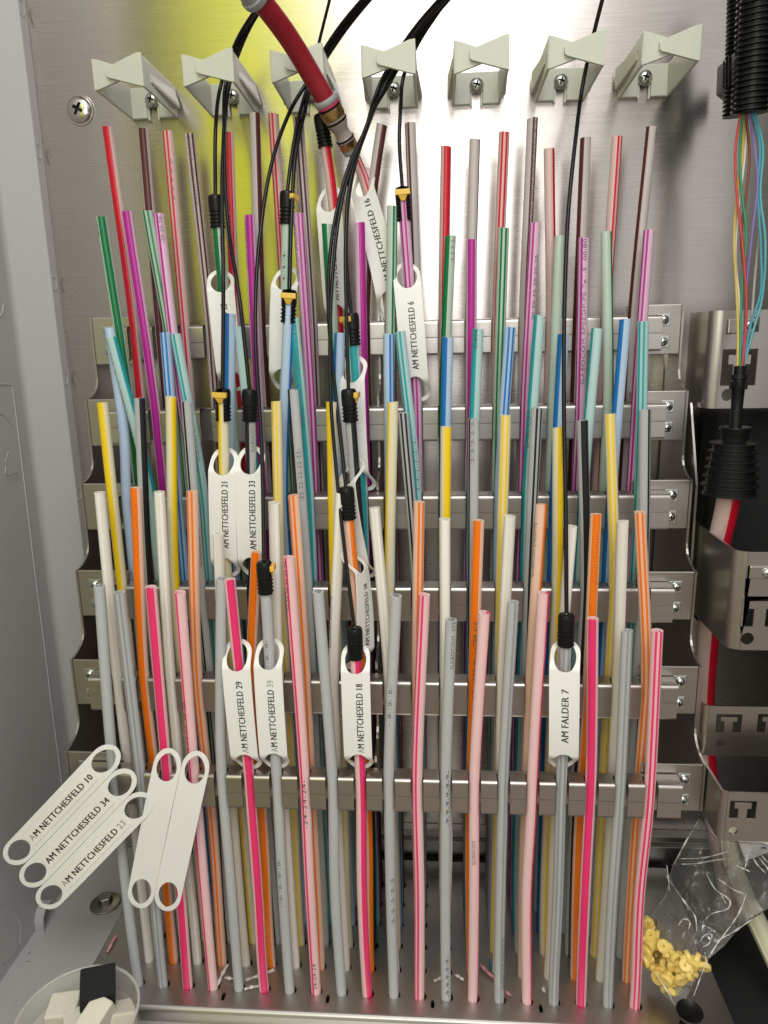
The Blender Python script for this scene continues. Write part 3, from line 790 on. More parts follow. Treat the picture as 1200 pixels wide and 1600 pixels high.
cable([(409,700,436),(399,520,458),(404,390,480),(426,250,502),(455,170,516),(480,128,524),(513,68,518),(564,2,496),(606,-40,486)], 1.25, 'long thin black cable ending in the cap above tag 39', CAPS[5,6])
cable([(492,130,524),(497,75,522),(505,40,518),(516,-5,512),(522,-40,505)], 1.0, 'fine grey-black cable rising behind the thick red pipe', CAPS[0,8])
b4 = [(604,128,524),(628,86,520),(660,40,505),(700,-6,490),(730,-40,480)]
def shift(l, dx, dy): return [(x + dx, y, Y + dy) for x, y, Y in l]
cable([(541,400,480),(548,290,495),(572,200,512)] + shift(b4, -9, 0), 1.15, 'thin black cable from the thickest bundle to the turquoise duct cap', CAPS[2,9])
cable([(541,480,468),(540,380,480),(547,285,492),(574,200,509)] + shift(b4, 0, -2), 1.15, 'thin black cable from the thickest bundle to the cap beside the twisted tag', CAPS[3,9])
cable([(525,620,456),(513,480,470),(519,370,482),(545,260,496),(577,190,510)] + shift(b4, -4, 3), 1.15, 'thin black cable from the thickest bundle to the orange duct cap', CAPS[4,9])
cable([(541,880,425),(524,720,440),(516,600,452),(519,440,470),(535,310,486),(562,225,502),(582,175,511)] + shift(b4, 6, 1), 1.15, 'longest thin black cable from the thickest bundle to the cap above tag 18', CAPS[5,9])
cable([(624,220,510),(626,170,516),(631,118,524),(652,70,515),(684,20,500),(715,-20,488)], 1.25, 'thin black cable from the thickest bundle to the cap on the magenta striped duct', CAPS[1,11])
cable([(884,800,430),(881,620,452),(882,480,470),(888,330,490),(899,220,506),(911,130,524),(926,60,520),(941,0,512),(952,-40,508)], 1.3, 'single black cable falling from its clamp to the tag reading AM FALDER 7', CAPS[5,16])

# ------------------------------------------------------------------ red pipe with reducing coupling
axis_a = aY(549, 236, 516); axis_b = aY(507, 152, 497)
ax = (axis_b - axis_a).normalized(); LEN = (axis_b - axis_a).length
t = thing('pipe_coupling', 'brass and smoky plastic reducing coupling between the red pipe and a duct', 'coupling', axis_a)
def ring(name, pr, mat, n=28): mb = MB(); mb.lathe(pr, axis_a, ax, n); return mb.build(name, mat, t)
u = LEN / 38.0
ring('grip', [(3.6, -1 * u), (5.3, -1 * u), (5.6, 0), (5.6, 2.4 * u), (4, 2.6 * u)], COLLAR)
ring('brass_ring', [(4, 2.5 * u), (5.75, 2.6 * u), (5.9, 3.2 * u), (5.9, 7.4 * u), (4, 7.5 * u)], BRASS)
ring('body', [(4, 7.4 * u), (5.9, 7.6 * u), (6.0, 9.0 * u), (5.4, 10 * u), (4.9, 13 * u), (5.0, 16 * u), (6.2, 18.5 * u), (6.9, 21 * u), (6.9, 24.2 * u), (5, 24.3 * u)], CLEARISH)
ring('seal', [(5.5, 8.5 * u), (6.25, 8.7 * u), (6.25, 9.6 * u), (5.2, 9.8 * u)], RUBBER)
ring('seal', [(6.4, 21.3 * u), (7.2, 21.5 * u), (7.2, 22.7 * u), (6.4, 22.9 * u)], RUBBER)
ring('brass_ring', [(5, 24.3 * u), (7.3, 24.4 * u), (7.5, 25 * u), (7.5, 31.0 * u), (5, 31.1 * u)], BRASS)
ring('seal', [(6, 30.6 * u), (7.3, 31.0 * u), (7.3, 32.2 * u), (6, 32.4 * u)], RUBBER)
ring('pink_ring', [(6, 32.2 * u), (7.0, 32.4 * u), (7.0, 34.0 * u), (6, 34.2 * u)], PINKR)
ring('collar', [(5.6, 34 * u), (7.6, 34.2 * u), (8.0, 35 * u), (8.0, 37.0 * u), (7.4, 38 * u), (5.8, 38 * u)], COLLAR)
P = [axis_a + ax * (33 * u), axis_b, aY(487, 118, 490), aY(452, 60, 474), aY(412, 6, 455), aY(370, -42, 438)]
mb = MB(); mb.tube(spline(P, 40), 6.1, 20)
rp = tag(mb.build('red_pipe', REDT, None, P[0]), 'thick dark red pipe slanting down in front of the wall into the coupling', 'pipe')
q0, q1 = aY(404, -3, 452), aY(385, -24, 444)
t2 = thing('pipe_collar', 'grey ring collar round the upper end of the red pipe', 'collar', q0)
mb = MB(); mb.lathe([(6.3, 0), (8.6, .3), (9, 1.2), (9, 4), (7.8, 4.6), (7.8, 14), (6.3, 14)], q0, q1 - q0, 28); mb.build('ring', COLLAR, t2)

# ------------------------------------------------------------------ right-hand compartment: brackets, conduits, gland, wide duct
def tslot(cx, cz, w_=21., h_=21.):
    """U-shaped slot left round a T tongue: one closed outline"""
    a, b = w_ / 2, h_ / 2; st, ba, lo, hi = .32 * a, .62 * a, .18 * b, .68 * b
    return [(cx - a, cz - b), (cx - st, cz - b), (cx - st, cz + lo), (cx - ba, cz + lo), (cx - ba, cz + hi), (cx + ba, cz + hi), (cx + ba, cz + lo), (cx + st, cz + lo), (cx + st, cz - b), (cx + a, cz - b), (cx + a, cz + b), (cx - a, cz + b)]
def gbracket(label, xl, yb, yf, zt, zb, holes, slope=0., r_=7.):
    e = thing('slotted_bracket', label, 'bracket', (xl, yb, zb), 'T-slotted steel cable brackets')
    mb = MB()
    pr = [(xl, yb)] + [(xl, yf + r_)] + [(xl + r_ - r_ * math.cos(R(a)), yf + r_ - r_ * math.sin(R(a))) for a in (15, 30, 45, 60, 75, 90)]
    for x, y in pr: mb.vert((x, y, zb + (0 if y < yf + r_ * 1.01 else slope))); mb.vert((x, y, zt + (0 if y < yf + r_ * 1.01 else slope)))
    for j in range(len(pr) - 1): mb.face((2*j, 2*j+2, 2*j+3, 2*j+1), None, True)
    mb.build('side_flange', STEEL, e, solid=1.4)
    mb = MB(); mb.plate([(xl + r_, zb), (326, zb), (326, zt), (xl + r_, zt)], holes, yf - .7, yf + .7, lambda a, b, c: (a, c, b)); mb.build('face_plate', STEEL, e)
    return e
def wz(x, y, Y): q = aY(x, y, Y); return q.x, q.z
XL = 214.
def ycut(x, y): return aX(x, y, XL).y
yf = 494; hx = wz(1154, 574, yf)
zt_, zb_ = wz(1140, 485, yf)[1], wz(1140, 638, yf)[1]
rect = lambda c, w_, h_: [(c[0] - w_ / 2, c[1] - h_ / 2), (c[0] + w_ / 2, c[1] - h_ / 2), (c[0] + w_ / 2, c[1] + h_ / 2), (c[0] - w_ / 2, c[1] + h_ / 2)]
e = gbracket('slotted steel bracket behind the coloured fibre tubes', XL, 535, yf, zt_, zb_, [tslot(hx[0], hx[1], 22, 23), rect(wz(1139, 511, yf), 4, 9), rect(wz(1181, 507, yf), 4, 9), circ(*wz(1136, 617, yf), 3.9)])
screw('screw', SCREW_S, (*[aY(1170, 508, yf - 1.5)[i] for i in range(3)],), parent=e)
mb = MB(); q = aY(1146, 510, yf); mb.box((q.x - 4, yf - 2.4, q.z - 4.5), (q.x + 13, yf - .75, q.z + 4.5)); mb.build('tab', STEEL, e, bevel=.7)
yf = 424; zt_, zb_ = wz(1165, 862, yf)[1], wz(1165, 1015, yf)[1]; hx = wz(1187, 955, yf)
e = gbracket('deep slotted steel bracket over the white and red wide duct', XL, 512, yf, zt_, zb_, [tslot(hx[0], hx[1], 21, 19), circ(*wz(1167, 997, yf), 3.8), rect(wz(1170, 893, yf), 3, 8)])
q = aY(1180, 893, yf); mb = MB(); mb.box((q.x - 4, yf - 2.4, q.z - 4), (q.x + 14, yf - .75, q.z + 4)); mb.build('tab', STEEL, e, bevel=.7)
screw('screw', SCREW_S, (aY(1196, 893, yf).x, yf - 2.4, aY(1196, 893, yf).z), parent=e)
yf = 438; zt_, zb_ = wz(1150, 1103, yf)[1], wz(1150, 1180, yf)[1]
h1 = wz(1138, 1129, yf); h2 = wz(1203, 1129, yf)
gbracket('shallow slotted steel bracket with two T tongues', 208.2, 442, yf, zt_, zb_, [tslot(h1[0], h1[1], 16, 12.5), tslot(h2[0], h2[1], 16, 12.5), circ(*wz(1125, 1160, yf), 2.7)], r_=3.6)
yf = 398; zt_, zb_ = wz(1150, 1238, yf)[1], wz(1150, 1313, yf)[1]; hx = wz(1160, 1265, yf)
gbracket('lowest slotted steel bracket above the plastic bag', 208.2, 440, yf, zt_, zb_, [tslot(hx[0], hx[1], 15.4, 12.5), circ(*wz(1145, 1297, yf), 2.6)], r_=3.4)
# upright steel partition behind the brackets with punched slots
q1 = aX(1083, 478, 211.5); q2 = aX(1077, 600, 211.5); q3 = aX(1076, 645, 211.5)
mb = MB(); mb.plate([(YT(1) + 6, 392), (YT(2) + 4, 340), (YT(2), 210), (WALL - 1, 150), (WALL - 1, 385)], [], 210.6, 212, lambda a, b, c: (c, a, b))
tag(mb.build('partition_plate', STEEL), 'thin upright steel partition behind the slotted brackets', 'plate')
mb = MB(); mb.box((232, 520, 228), (328, 552, 385)); tag(mb.build('foam_block', FOAMB, bevel=4), 'black foam block behind the ribbed cable gland', 'foam')
def conduit(pts, r, label, n=46):
    P = spline(pts, n * 6); mb = MB(); ph = [0.]
    mb.tube(P, lambda s_: r * (1 + .10 * (1 if math.sin(s_ * n * 2 * math.pi) > 0 else -1)), 20)
    return tag(mb.build('corrugated_conduit', RUBBER, None, P[-1]), label, 'conduit', 'black corrugated conduits')
conduit([aY(1186, -60, 470), aY(1180, 60, 476), aY(1172, 178, 480)], 9.6, 'black corrugated conduit with coloured fibre tubes coming out', 25)
conduit([aY(1160, -60, 500), aY(1156, 60, 503), aY(1150, 182, 506)], 7.2, 'thinner black corrugated conduit half hidden behind the other one', 34)
e = thing('conduit_holder', 'black plastic holder gripping the corrugated conduits', 'holder', aY(1140, 150, 520))
A, B = aY(1119, 150, 520), aY(1158, 122, 482); A2, B2 = aY(1121, 103, 520), aY(1156, 76, 482)
mb = MB(); th = Vector((3, 6, 0))
mb.hexa([A, B, B + Vector((10, 8, 0)), A + Vector((14, 20, 0)), A2, B2, B2 + Vector((10, 8, 0)), A2 + Vector((14, 20, 0))]); mb.build('block', RUBBER, e, bevel=.8)
for f_ in (.30, .42, .55):
    a = A.lerp(B, f_); b = A2.lerp(B2, f_); o_ = Vector((-.8, -.8, 0)); s_ = (B - A).normalized() * 1.0
    mb = MB(); mb.hexa([a + o_, a + o_ + s_, a + s_, a, b + o_, b + o_ + s_, b + s_, b]); mb.build('groove_rib', RUBBER, e)
FIB = [('red', (.50, .05, .045), [(1157,176,478),(1149,235,480),(1151,300,478),(1160,380,474),(1166,470,470),(1163,545,468),(1158,582,466)]),
       ('green', (.03, .26, .12), [(1161,176,478),(1156,230,482),(1158,290,480),(1166,370,476),(1160,440,474),(1157,520,470),(1156,582,466)]),
       ('brown', (.19, .05, .025), [(1165,176,478),(1171,240,482),(1166,300,480),(1158,370,478),(1165,450,474),(1164,530,470),(1160,582,466)]),
       ('yellow', (.58, .44, .09), [(1163,176,480),(1160,240,484),(1152,300,482),(1147,380,478),(1150,440,475),(1153,520,470),(1152,582,466)]),
       ('violet', (.20, .15, .42), [(1171,176,478),(1178,225,480),(1184,280,478),(1176,360,476),(1166,450,474),(1163,520,470),(1158,582,467)]),
       ('blue', (.06, .30, .42), [(1176,176,478),(1187,225,480),(1184,300,478),(1189,390,476),(1188,460,474),(1172,510,472),(1161,582,468)]),
       ('turquoise', (.10, .36, .40), [(1180,176,478),(1192,230,480),(1188,300,478),(1196,380,474),(1190,470,474),(1176,520,471),(1159,582,468)]),
       ('white', (.66, .62, .55), [(1168,178,480),(1164,240,484),(1156,310,482),(1149,400,478),(1155,470,474),(1156,530,470),(1154,582,467)]),
       ('grey', (.40, .38, .36), [(1174,178,482),(1186,270,484),(1186,360,482),(1179,440,480),(1174,500,476),(1160,582,469)])]
for nm, colr, px_ in FIB:
    cable(px_, .75, '%s fibre tube from the corrugated conduit to the black cable boot' % nm, None, 'coloured fibre tubes', plain('fibre_' + nm, colr, .4), 'fibre_tube', 50)
g0 = aY(1155, 588, 466); g1 = aY(1148, 680, 462); g2 = aY(1139, 775, 462)
e = thing('cable_boot', 'black cable boot with a ribbed collar below the coloured fibre tubes', 'cable boot', g1)
d_ = g1 - g0
mb = MB(); mb.lathe([(1, -6), (3.4, -6), (3.4, -1), (4.6, -.8), (4.6, 2), (3.6, 2.2), (3.6, 4), (4.4, 4.2), (4.4, 7), (3.7, 8), (3.4, 20), (3.6, d_.length + 4), (1, d_.length + 4)], g0, d_, 18); mb.build('sleeve', RUBBER, e)
for i in range(6):
    a = i * math.pi / 3; mb = MB(); r_ = Vector((math.cos(a), math.sin(a), 0)) * 4.5
    c_ = g0 + d_.normalized() * 5.5 + r_; mb.box(c_ - Vector((.7, .7, 2.2)), c_ + Vector((.7, .7, 2.2))); mb.build('lug', RUBBER, e)
gd = g2 - g1
e = thing('ribbed_gland', 'wide black ribbed rubber gland on the white and red wide duct', 'gland', g2)
pr = [(4, -4), (8, -5), (8.6, -4), (8.2, -1), (7.6, 0), (7.6, 3)]
for i in range(6):
    r0 = 12.2 + i * .62; h = 4 + i * 5.2; pr += [(r0 - .8, h), (r0 + 1.4, h + .3), (r0 + 1.5, h + 1.0), (r0 - .6, h + 1.5), (r0 - .4, h + 5.0)]
pr += [(15.6, 35.2), (15.8, 37), (12, 37.5), (7.2, 37)]
mb = MB(); mb.lathe(pr, g1, gd, 36); mb.build('bellows', RUBBER, e)
mb = MB(); mb.lathe([(8.0, -5), (8.9, -5.2), (9.1, -4.2), (8.4, -3.4)], g1, gd, 30); mb.build('lip', RUBBER, e)
P = [g1 + gd * .25, g2, aY(1117, 880, 474), aY(1106, 1000, 484), aY(1100, 1100, 492), aY(1104, 1200, 492), aY(1120, 1300, 480), aY(1134, 1370, 470), aZ(1142, 1432, -16)]
mb = MB(); mb.tube(spline(P, 60), 7.0, 20, R(38))
tag(mb.build('wide_duct', duct_mat('red', STR['red'], (.56, .50, .47), False), None, P[-1]), 'wide white duct with a broad red stripe running behind the slotted brackets', 'duct')

# ------------------------------------------------------------------ bag of yellow plugs, knob, hose, card
bagY = 420.
OUT = [(1092,1280,470),(1064,1328,462),(1052,1350,460),(1040,1400,455),(1012,1440,448),(1000,1480,440),(1006,1500,434),(1030,1545,418),(1054,1572,406),(1072,1560,404),(1092,1520,408),(1104,1500,410),(1130,1478,412),(1150,1455,412),(1172,1436,408),(1202,1418,400),(1232,1380,396),(1228,1330,410),(1190,1318,425),(1150,1316,436),(1118,1310,450)]
pts3 = [aY(*p) for p in OUT]
cen = sum(pts3, Vector()) / len(pts3)
e = thing('plastic_bag', 'clear crumpled plastic bag holding yellow plugs, lying beside the rack', 'bag', (cen.x, cen.y, 0))
mt, nt, b = nodes('clear_bag_film')
nt.nodes.remove(b); out = nt.nodes['Material Output']
tr = N(nt, 'ShaderNodeBsdfTransparent'); tr.inputs[0].default_value = (.975, .975, .97, 1)
gl = N(nt, 'ShaderNodeBsdfGlossy', Roughness=.10); df = N(nt, 'ShaderNodeBsdfDiffuse'); df.inputs[0].default_value = (.8, .8, .79, 1)
fr_ = N(nt, 'ShaderNodeFresnel', IOR=1.5); mx = N(nt, 'ShaderNodeMixShader'); mx2 = N(nt, 'ShaderNodeMixShader'); mx2.inputs[0].default_value = .075
tc = N(nt, 'ShaderNodeTexCoord'); nz = N(nt, 'ShaderNodeTexNoise', Scale=90.0, Detail=4.0, Distortion=1.8); bp = N(nt, 'ShaderNodeBump', Strength=.8, Distance=.0022)
nt.links.new(tc.outputs['Object'], nz.inputs['Vector']); nt.links.new(nz.outputs['Fac'], bp.inputs['Height'])
nt.links.new(bp.outputs[0], gl.inputs['Normal']); nt.links.new(bp.outputs[0], fr_.inputs['Normal'])
nt.links.new(math_n(nt, 'MULTIPLY', fr_.outputs[0], 2.8, True), mx.inputs[0]); nt.links.new(tr.outputs[0], mx.inputs[1]); nt.links.new(gl.outputs[0], mx.inputs[2])
nt.links.new(mx.outputs[0], mx2.inputs[1]); nt.links.new(df.outputs[0], mx2.inputs[2]); nt.links.new(mx2.outputs[0], out.inputs['Surface'])
FILM = mt
from mathutils import noise as mnoise
def bag_side(sign, name):
    mb = MB(); rings = 34; n = len(pts3) * 8
    edge = []
    for i in range(len(pts3)):
        for f_ in range(8): edge.append(pts3[i].lerp(pts3[(i + 1) % len(pts3)], f_ / 8))
    grid = []
    for r_ in range(rings + 1):
        s_ = r_ / rings; row = []
        for k in range(n):
            p = cen.lerp(edge[k], s_)
            puff = 11 * (1 - s_ ** 2.2) * (1.35 if p.z < 45 else .75)
            sh = Vector((sign * 9, 0, 0)); wq = p * .03 + Vector((mnoise.noise(p * .05), mnoise.noise(p * .05 + Vector((7, 0, 0))), 0)) * .8
            nzv = mnoise.noise(p * .04 + sh) * 6 + (abs(mnoise.noise(wq * 1.3 + sh)) - .2) * 12 + (abs(mnoise.noise(wq * 3.1 + sh)) - .2) * 5
            off = -sign * puff + nzv * (1 - s_ ** 6)
            row.append(mb.vert(p + Vector((0, off, 0))))
            if r_ == 0: break
        grid.append(row)
    for k in range(n): mb.face((grid[0][0], grid[1][k], grid[1][(k + 1) % n]), None, True)
    for r_ in range(1, rings):
        for k in range(n): mb.face((grid[r_][k], grid[r_][(k + 1) % n], grid[r_ + 1][(k + 1) % n], grid[r_ + 1][k]), None, True)
    return mb.build(name, FILM, e)
bag_side(1, 'front_film'); bag_side(-1, 'back_film')
mb = MB(); mb.tube([p for p in pts3] + [pts3[0]], .35, 6); mb.build('seam', FILM, e)
mt, nt, b = nodes('bag_fold_glint'); nt.nodes.remove(b)
out = nt.nodes['Material Output']; tr = N(nt, 'ShaderNodeBsdfTransparent'); gl = N(nt, 'ShaderNodeBsdfPrincipled', Roughness=.15); gl.inputs['Base Color'].default_value = (.9, .9, .88, 1); mx = N(nt, 'ShaderNodeMixShader')
tc = N(nt, 'ShaderNodeTexCoord'); nz = N(nt, 'ShaderNodeTexNoise', Scale=140.0, Detail=4.0); nt.links.new(tc.outputs['Object'], nz.inputs['Vector'])
nt.links.new(math_n(nt, 'MULTIPLY', math_n(nt, 'SUBTRACT', nz.outputs['Fac'], .36), 3.0, True), mx.inputs[0])
nt.links.new(tr.outputs[0], mx.inputs[1]); nt.links.new(gl.outputs[0], mx.inputs[2]); nt.links.new(mx.outputs[0], out.inputs['Surface'])
FOLD_GLINT = mt  # whitish tubes along the folds: film highlights put into the colour
def bagy(x, y):
    ws = [(1 / (((x - a) ** 2 + (y - b) ** 2) + 60), Y) for a, b, Y in OUT]; return sum(w_ * Y for w_, Y in ws) / sum(w_ for w_, Y in ws) - 11
for cr in ([(1054,1350),(1080,1350),(1118,1344),(1140,1341)],[(1040,1368),(1052,1384),(1070,1410),(1086,1432),(1089,1456)],[(1104,1362),(1126,1376),(1150,1392),(1166,1397)],[(1166,1397),(1156,1424),(1142,1446)],
           [(1103,1364),(1118,1390),(1141,1408),(1140,1417),(1112,1428),(1098,1440)],[(1172,1324),(1180,1346),(1200,1368)],[(1171,1330),(1164,1356)],[(1142,1446),(1112,1488),(1098,1518),(1084,1556)],[(1090,1284),(1070,1318),(1054,1350)],
           [(1094,1472),(1100,1462),(1112,1460),(1108,1474),(1098,1480)],[(1060,1342),(1100,1340),(1140,1330)],[(1176,1436),(1146,1456),(1120,1470)],[(1042,1352),(1046,1392)],[(1186,1340),(1204,1364),(1214,1392)],[(1150,1352),(1172,1362)],[(1128,1400),(1134,1412)],[(1024,1520),(1042,1548),(1054,1570)],[(1182,1322),(1196,1344),(1210,1352)],[(1060,1446),(1068,1436),(1078,1440),(1076,1452)]):
    P = spline([aY(x, y, bagy(x, y)) for x, y in cr], 22)
    mb = MB(); mb.tube(P, lambda t_: .16 + .5 * math.sin(math.pi * t_) * (.55 + .45 * math.sin(t_ * 17)), 6); mb.build('crease_glint', FOLD_GLINT, e)
PLUGPX = [(1012,1440),(1020,1446),(1014,1458),(1024,1462),(1008,1470),(1016,1476),(1026,1474),(1034,1478),(1042,1482),(1010,1488),(1020,1490),(1032,1492),(1044,1490),(1054,1494),(1062,1498),(1072,1496),(1012,1500),(1016,1506),(1027,1504),(1038,1504),(1050,1506),(1060,1508),(1070,1508),(1082,1504),(1092,1502),(1024,1514),(1034,1518),(1046,1516),(1056,1518),(1066,1516),(1078,1512),(1084,1514),(1030,1526),(1042,1528),(1052,1530),(1063,1527),(1074,1522),(1040,1540),(1048,1544),(1056,1538),(1099,1506)]
def plug_mesh():
    mb = MB(); mb.lathe([(.7, 1.0), (.7, 2.6), (3.3, 2.8), (3.7, 2.4), (3.7, .6), (3.3, .1), (2.2, 0), (1.9, -3.2), (1.3, -3.6), (.9, -3.6), (.9, -.5)], (0, 0, 0), (0, -1, 0), 18)
    return mb.build('yellow_plug', YPLUG, None, (0, 0, 0))
pl0 = plug_mesh()
for i, (px, py) in enumerate(PLUGPX):
    o = pl0 if i == 0 else pl0.copy()
    if i: COL.objects.link(o)
    fy = (py - 1440) / 100
    o.location = aY(px, py, bagy(px, py) + 7 + random.uniform(-4, 5)) * S
    o.rotation_euler = tuple(random.uniform(-1.3, 1.3) for _ in range(3)) if i not in (35, 37) else (.2, .1, .1)
    o.scale = (random.uniform(1.05, 1.25),) * 3
    tag(o, 'small yellow plug lying in the clear plastic bag', 'plug', 'yellow plugs in the bag')
q = aZ(1076, 1578, 14)
e = thing('black_knob', 'black dished knob on a short stem at the corner of the perforated plate', 'knob', (q.x, q.y, 0))
mb = MB(); mb.lathe([(.01, 13.2), (3, 13.3), (6.4, 14.6), (8.0, 15.6), (8.3, 15.2), (7.6, 13.2), (4, 10.6), (3.2, 9)], (q.x, q.y, 0), (0, -.12, 1), 30); mb.build('dish', RUBBER, e)
mb = MB(); mb.lathe([(3.3, 9.6), (3.0, 2), (5, 1), (5, 0.2)], (q.x, q.y, 0), (0, -.12, 1), 20); mb.build('stem', RUBBER, e)
P = [aY(1138, 1285, 482), aY(1140, 1335, 468), aY(1160, 1392, 452), aY(1190, 1455, 434), aY(1220, 1520, 420), aY(1255, 1605, 404)]
mb = MB(); mb.tube(spline(P, 40), 6.6, 18)
hz = tag(mb.build('cream_hose', CREAM, None, P[-1]), 'pale cream flat hose lying behind the plastic bag', 'hose')
mb = MB(); mb.tube([p + Vector((-5.9, -3.0, 1.6)) for p in spline(P, 40)], .9, 8); mb.build('edge_bead', CREAM, hz)
A = aY(1165, 1318, 452); card = [aY(1148, 1300, 470), aY(1215, 1296, 470), aY(1200, 1332, 456), aY(1165, 1345, 452)]
mb = MB(); mb.hexa([p + Vector((0, 1, 0)) for p in card] + card); cd = tag(mb.build('paper_card', TAG, None, card[2]), 'white card printed with a digit, tucked below the lowest slotted bracket', 'card')
n0 = aY(1186, 1324, 461)
lettering('lettering', '6', lambda x, y: n0 + Vector((x, -1.2 - (y - 2) * .0 - 1.5, y * .9)) if False else Vector((n0.x + y * .9, n0.y - 3.0, n0.z + 3 - x)), 3.4, 5.0, cd)

# ------------------------------------------------------------------ tub of foam cubes
c0 = aZ(121, 1584, 42)
e = thing('plastic_tub', 'clear round plastic tub with foam cubes on the ledge', 'tub', (c0.x, c0.y, 0))
mt, nt, b = nodes('clear_tub'); b.inputs['Base Color'].default_value = (.82, .80, .76, 1); b.inputs['Roughness'].default_value = .12
b.inputs['Transmission Weight'].default_value = .0; b.inputs['Alpha'].default_value = .22
TUBM = mt
RT = 35.5
mb = MB(); mb.lathe([(RT - 2.0, 2), (RT - .6, 30), (RT - .3, 40), (RT + .3, 41.4), (RT, 42), (RT - .9, 41.6), (RT - 1.3, 36), (RT - 3, 3)], (c0.x, c0.y, 0), n=60); mb.build('wall', TUBM, e)
mb = MB(); mb.lathe([(RT - .9, 41.4), (RT - .3, 42.3), (RT + .7, 42.1), (RT + .9, 41.2), (RT + .2, 40.7), (RT - .7, 40.8), (RT - .9, 41.4)], (c0.x, c0.y, 0), n=60); mb.build('rim', plain('rim_highlight', (.52, .50, .46), .3), e)  # pale opaque ring on the clear rim, its highlight put into the colour
mb = MB(); mb.lathe([(.01, 9), (RT - 3.2, 9), (RT - 2.6, 28)], (c0.x, c0.y, 0), n=60); mb.build('lining', plain('white_paper_lining', (.74, .70, .67), .6, 0, .05), e)
mb = MB(); mb.lathe([(RT - .1, 4), (RT + .25, 31)], (c0.x, c0.y, 0), n=40, a0=R(-70), a1=R(72)); lb = mb.build('label', plain('pale_tub_label', (.62, .50, .46), .45, 0, .1), e)
def cyl(x, y, a0=R(58), zz=20): a = a0 + x / RT; return Vector((c0.x + (RT + .6) * math.sin(a), c0.y - (RT + .6) * math.cos(a), zz + y))
lettering('lettering', 'IC', cyl, 9, 8, e)
def foam(px, py, z, sz, rot, mat, label):
    q = aZ(px, py, z); mb = MB()
    a, b_, c_ = sz
    mb.box((-a / 2, -b_ / 2, -c_ / 2), (a / 2, b_ / 2, c_ / 2))
    o = mb.build('foam_cube', mat, None, (0, 0, 0), bevel=1.2)
    o.location = q * S; o.rotation_euler = tuple(R(r_) for r_ in rot)
    tag(o, label, 'foam cube', 'foam cubes in the tub')
foam(153, 1545, 42, (21, 19, 21), (22, 6, 24), FOAMB, 'black foam cube on top of the white ones in the tub')
foam(103, 1582, 26, (19, 17, 17), (8, -4, 8), FOAMW, 'wide white foam cube against the tub wall')
foam(150, 1594, 34, (14, 22, 18), (24, 10, -18), FOAMW, 'tilted white foam cube in front of the black one')
foam(187, 1590, 24, (16, 16, 14), (-10, 20, 35), FOAMW, 'white foam cube wedged by the tub rim')
foam(118, 1600, 27, (13, 13, 13), (5, 0, 30), FOAMW, 'small white foam cube low in the tub')

# ------------------------------------------------------------------ shavings and crumbs
SH = [([(678,1533),(690,1528),(704,1524)], 'white'), ([(712,1524),(720,1529),(724,1532)], 'white'), ([(751,1508),(760,1518),(775,1530)], 'pink'), ([(764,1498),(768,1510),(773,1524)], 'blue'),
      ([(340,1540),(348,1522),(356,1508)], 'white'), ([(382,1546),(392,1543),(404,1541)], 'white'), ([(384,1532),(396,1528),(410,1524),(428,1516)], 'white'), ([(352,1528),(362,1530),(372,1528)], 'white'),
      ([(168,1488),(176,1472),(182,1462)], 'pink'), ([(792,1550),(796,1556)], 'pink'), ([(247,1540),(253,1534),(259,1528)], 'white'), ([(848,1544),(851,1551)], 'white')]
SM = {'white': plain('white_shaving', (.72, .70, .66), .5), 'pink': plain('pink_shaving', (.70, .30, .34), .5), 'blue': plain('blue_shaving', (.05, .22, .42), .5)}
for i, (px_, cl) in enumerate(SH):
    P = spline([aZ(x, y, 1.0 + (.8 if j % 2 else 0)) for j, (x, y) in enumerate(px_)], 10)
    mb = MB()
    for j, p in enumerate(P):
        tdir = (P[min(j + 1, 9)] - P[max(j - 1, 0)]).normalized(); sd = tdir.cross(Vector((0, 0, 1))).normalized()
        wv = .9 + .35 * math.sin(j * 2.1 + i); tl = math.sin(j * 1.3 + i) * .7
        for s_ in (-1, 1): mb.vert(p + sd * wv * s_ + Vector((0, 0, tl * s_ * .6 + .4)))
    for j in range(9): mb.face((2*j, 2*j+1, 2*j+3, 2*j+2), None, True)
    tag(mb.build('shaving', SM[cl], None, P[0], solid=.35), 'curled %s plastic shaving lying on the perforated plate' % cl, 'shaving', '%s shavings on the plate' % cl)
mb = MB(); rr = random.Random(5)
def crumb(q, r_):
    v = [mb.vert(q + Vector((rr.uniform(-1, 1), rr.uniform(-1, 1), rr.uniform(.0, .8))) * r_) for _ in range(4)]
    for f_ in ((0, 1, 2), (0, 2, 3), (0, 3, 1), (1, 3, 2)): mb.face([v[i] for i in f_])
for px, py, r_ in ((43, 1505, 1.6), (34, 1535, 1.0), (24, 1563, 1.1), (46, 1490, .8), (83, 1434, .6), (10, 1561, .5), (118, 1455, .5), (26, 1512, .5), (64, 1552, .5)): crumb(aZ(px, py, -.5), r_)
for _ in range(60): crumb(Vector((rr.uniform(-262, -212), rr.uniform(390, 540), -.5)), rr.uniform(.15, .4))
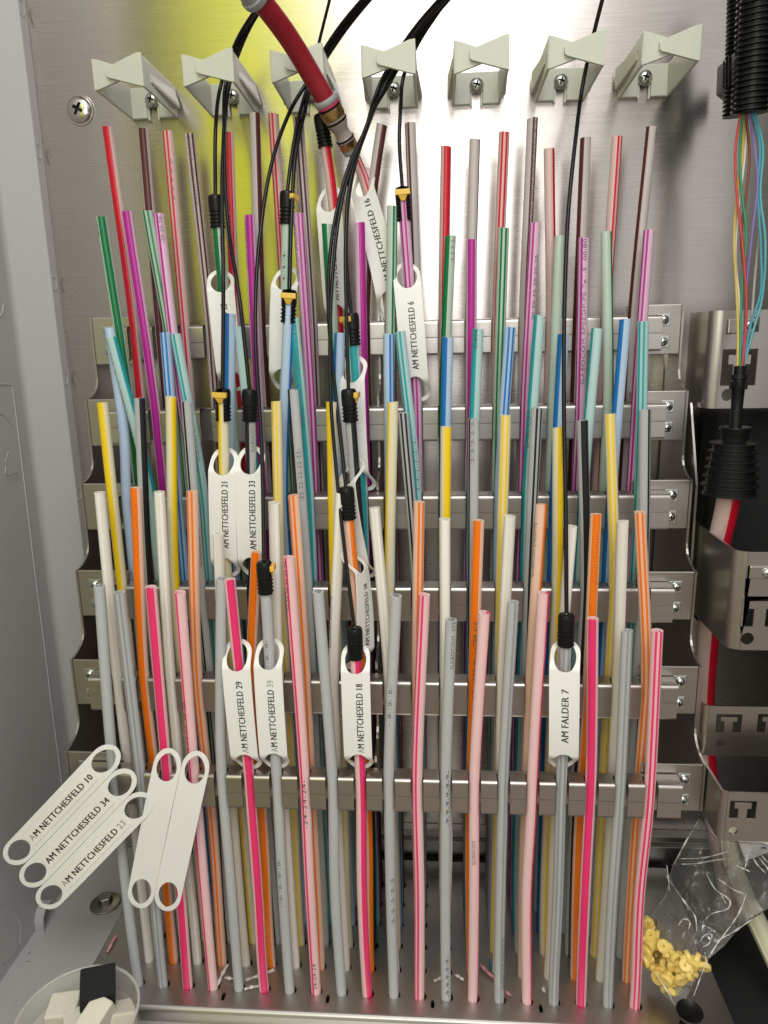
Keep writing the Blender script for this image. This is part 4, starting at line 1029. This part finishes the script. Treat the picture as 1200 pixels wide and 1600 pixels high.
for _ in range(40): crumb(Vector((rr.uniform(236, 300), rr.uniform(390, 480), -5.9)), rr.uniform(.2, .5))
for _ in range(50): crumb(Vector((rr.uniform(-180, 225), rr.uniform(400, 540), .05)), rr.uniform(.12, .35))
tag(mb.build('crumbs', plain('dirt_crumb', (.05, .045, .04), .9)), 'dark dirt crumbs scattered over the ledge and plate', 'crumbs', kind='stuff')

# ------------------------------------------------------------------ what the steel mirrors: the fitter's jacket and the ground behind the camera
HIVIS = plain('hi_vis_cloth', (.86, .95, .02), .8, 0, .12, 20, .3, 800)
jk = thing('work_clothes', 'fluorescent yellow work jacket and trousers mirrored in the steel wall', 'clothes', (-450, -900, -695))
def cloth(name, x0, x1, y0, dep, z0, z1, mat, par):
    mb = MB(); rows = 16; cols = 24
    for i in range(rows + 1):
        f_ = i / rows; z = z0 + (z1 - z0) * f_
        for j in range(cols + 1):
            a = math.pi * j / cols
            xa = x0[0] + (x0[1] - x0[0]) * f_; xb = x1[0] + (x1[1] - x1[0]) * f_
            x = (xa + xb) / 2 - (xb - xa) / 2 * math.cos(a); y = y0 + dep * math.sin(a) + 8 * math.sin(z * .05 + j * .6) + 5 * math.sin(j * 1.7 + z * .021)
            mb.vert((x, y, z))
    for i in range(rows):
        for j in range(cols): a = i * (cols + 1) + j; mb.face((a, a + 1, a + cols + 2, a + cols + 1), None, True)
    return mb.build(name, mat, par, solid=4)
cloth('jacket', (-690, -665), (-220, -265), -960, 120, 250, 1550, HIVIS, jk)
cloth('trousers', (-960, -700), (-330, -230), -980, 120, -695, 248, plain('faded_hi_vis_cloth', (.42, .42, .05), .85, 0, .2, 12, .3, 800), jk)
cloth('sleeve', (-840, -820), (-700, -672), -940, 60, 500, 1550, plain('dark_sleeve_cloth', (.04, .04, .035), .85), jk)
mb = MB(); mb.box((-4000, -5000, -760), (4000, 900, -700))
tag(mb.build('ground', plain('paving', (.37, .31, .255), .8, 0, .2, 3, .3, 40)), 'brown paved ground in front of the cabinet', 'ground', kind='structure')
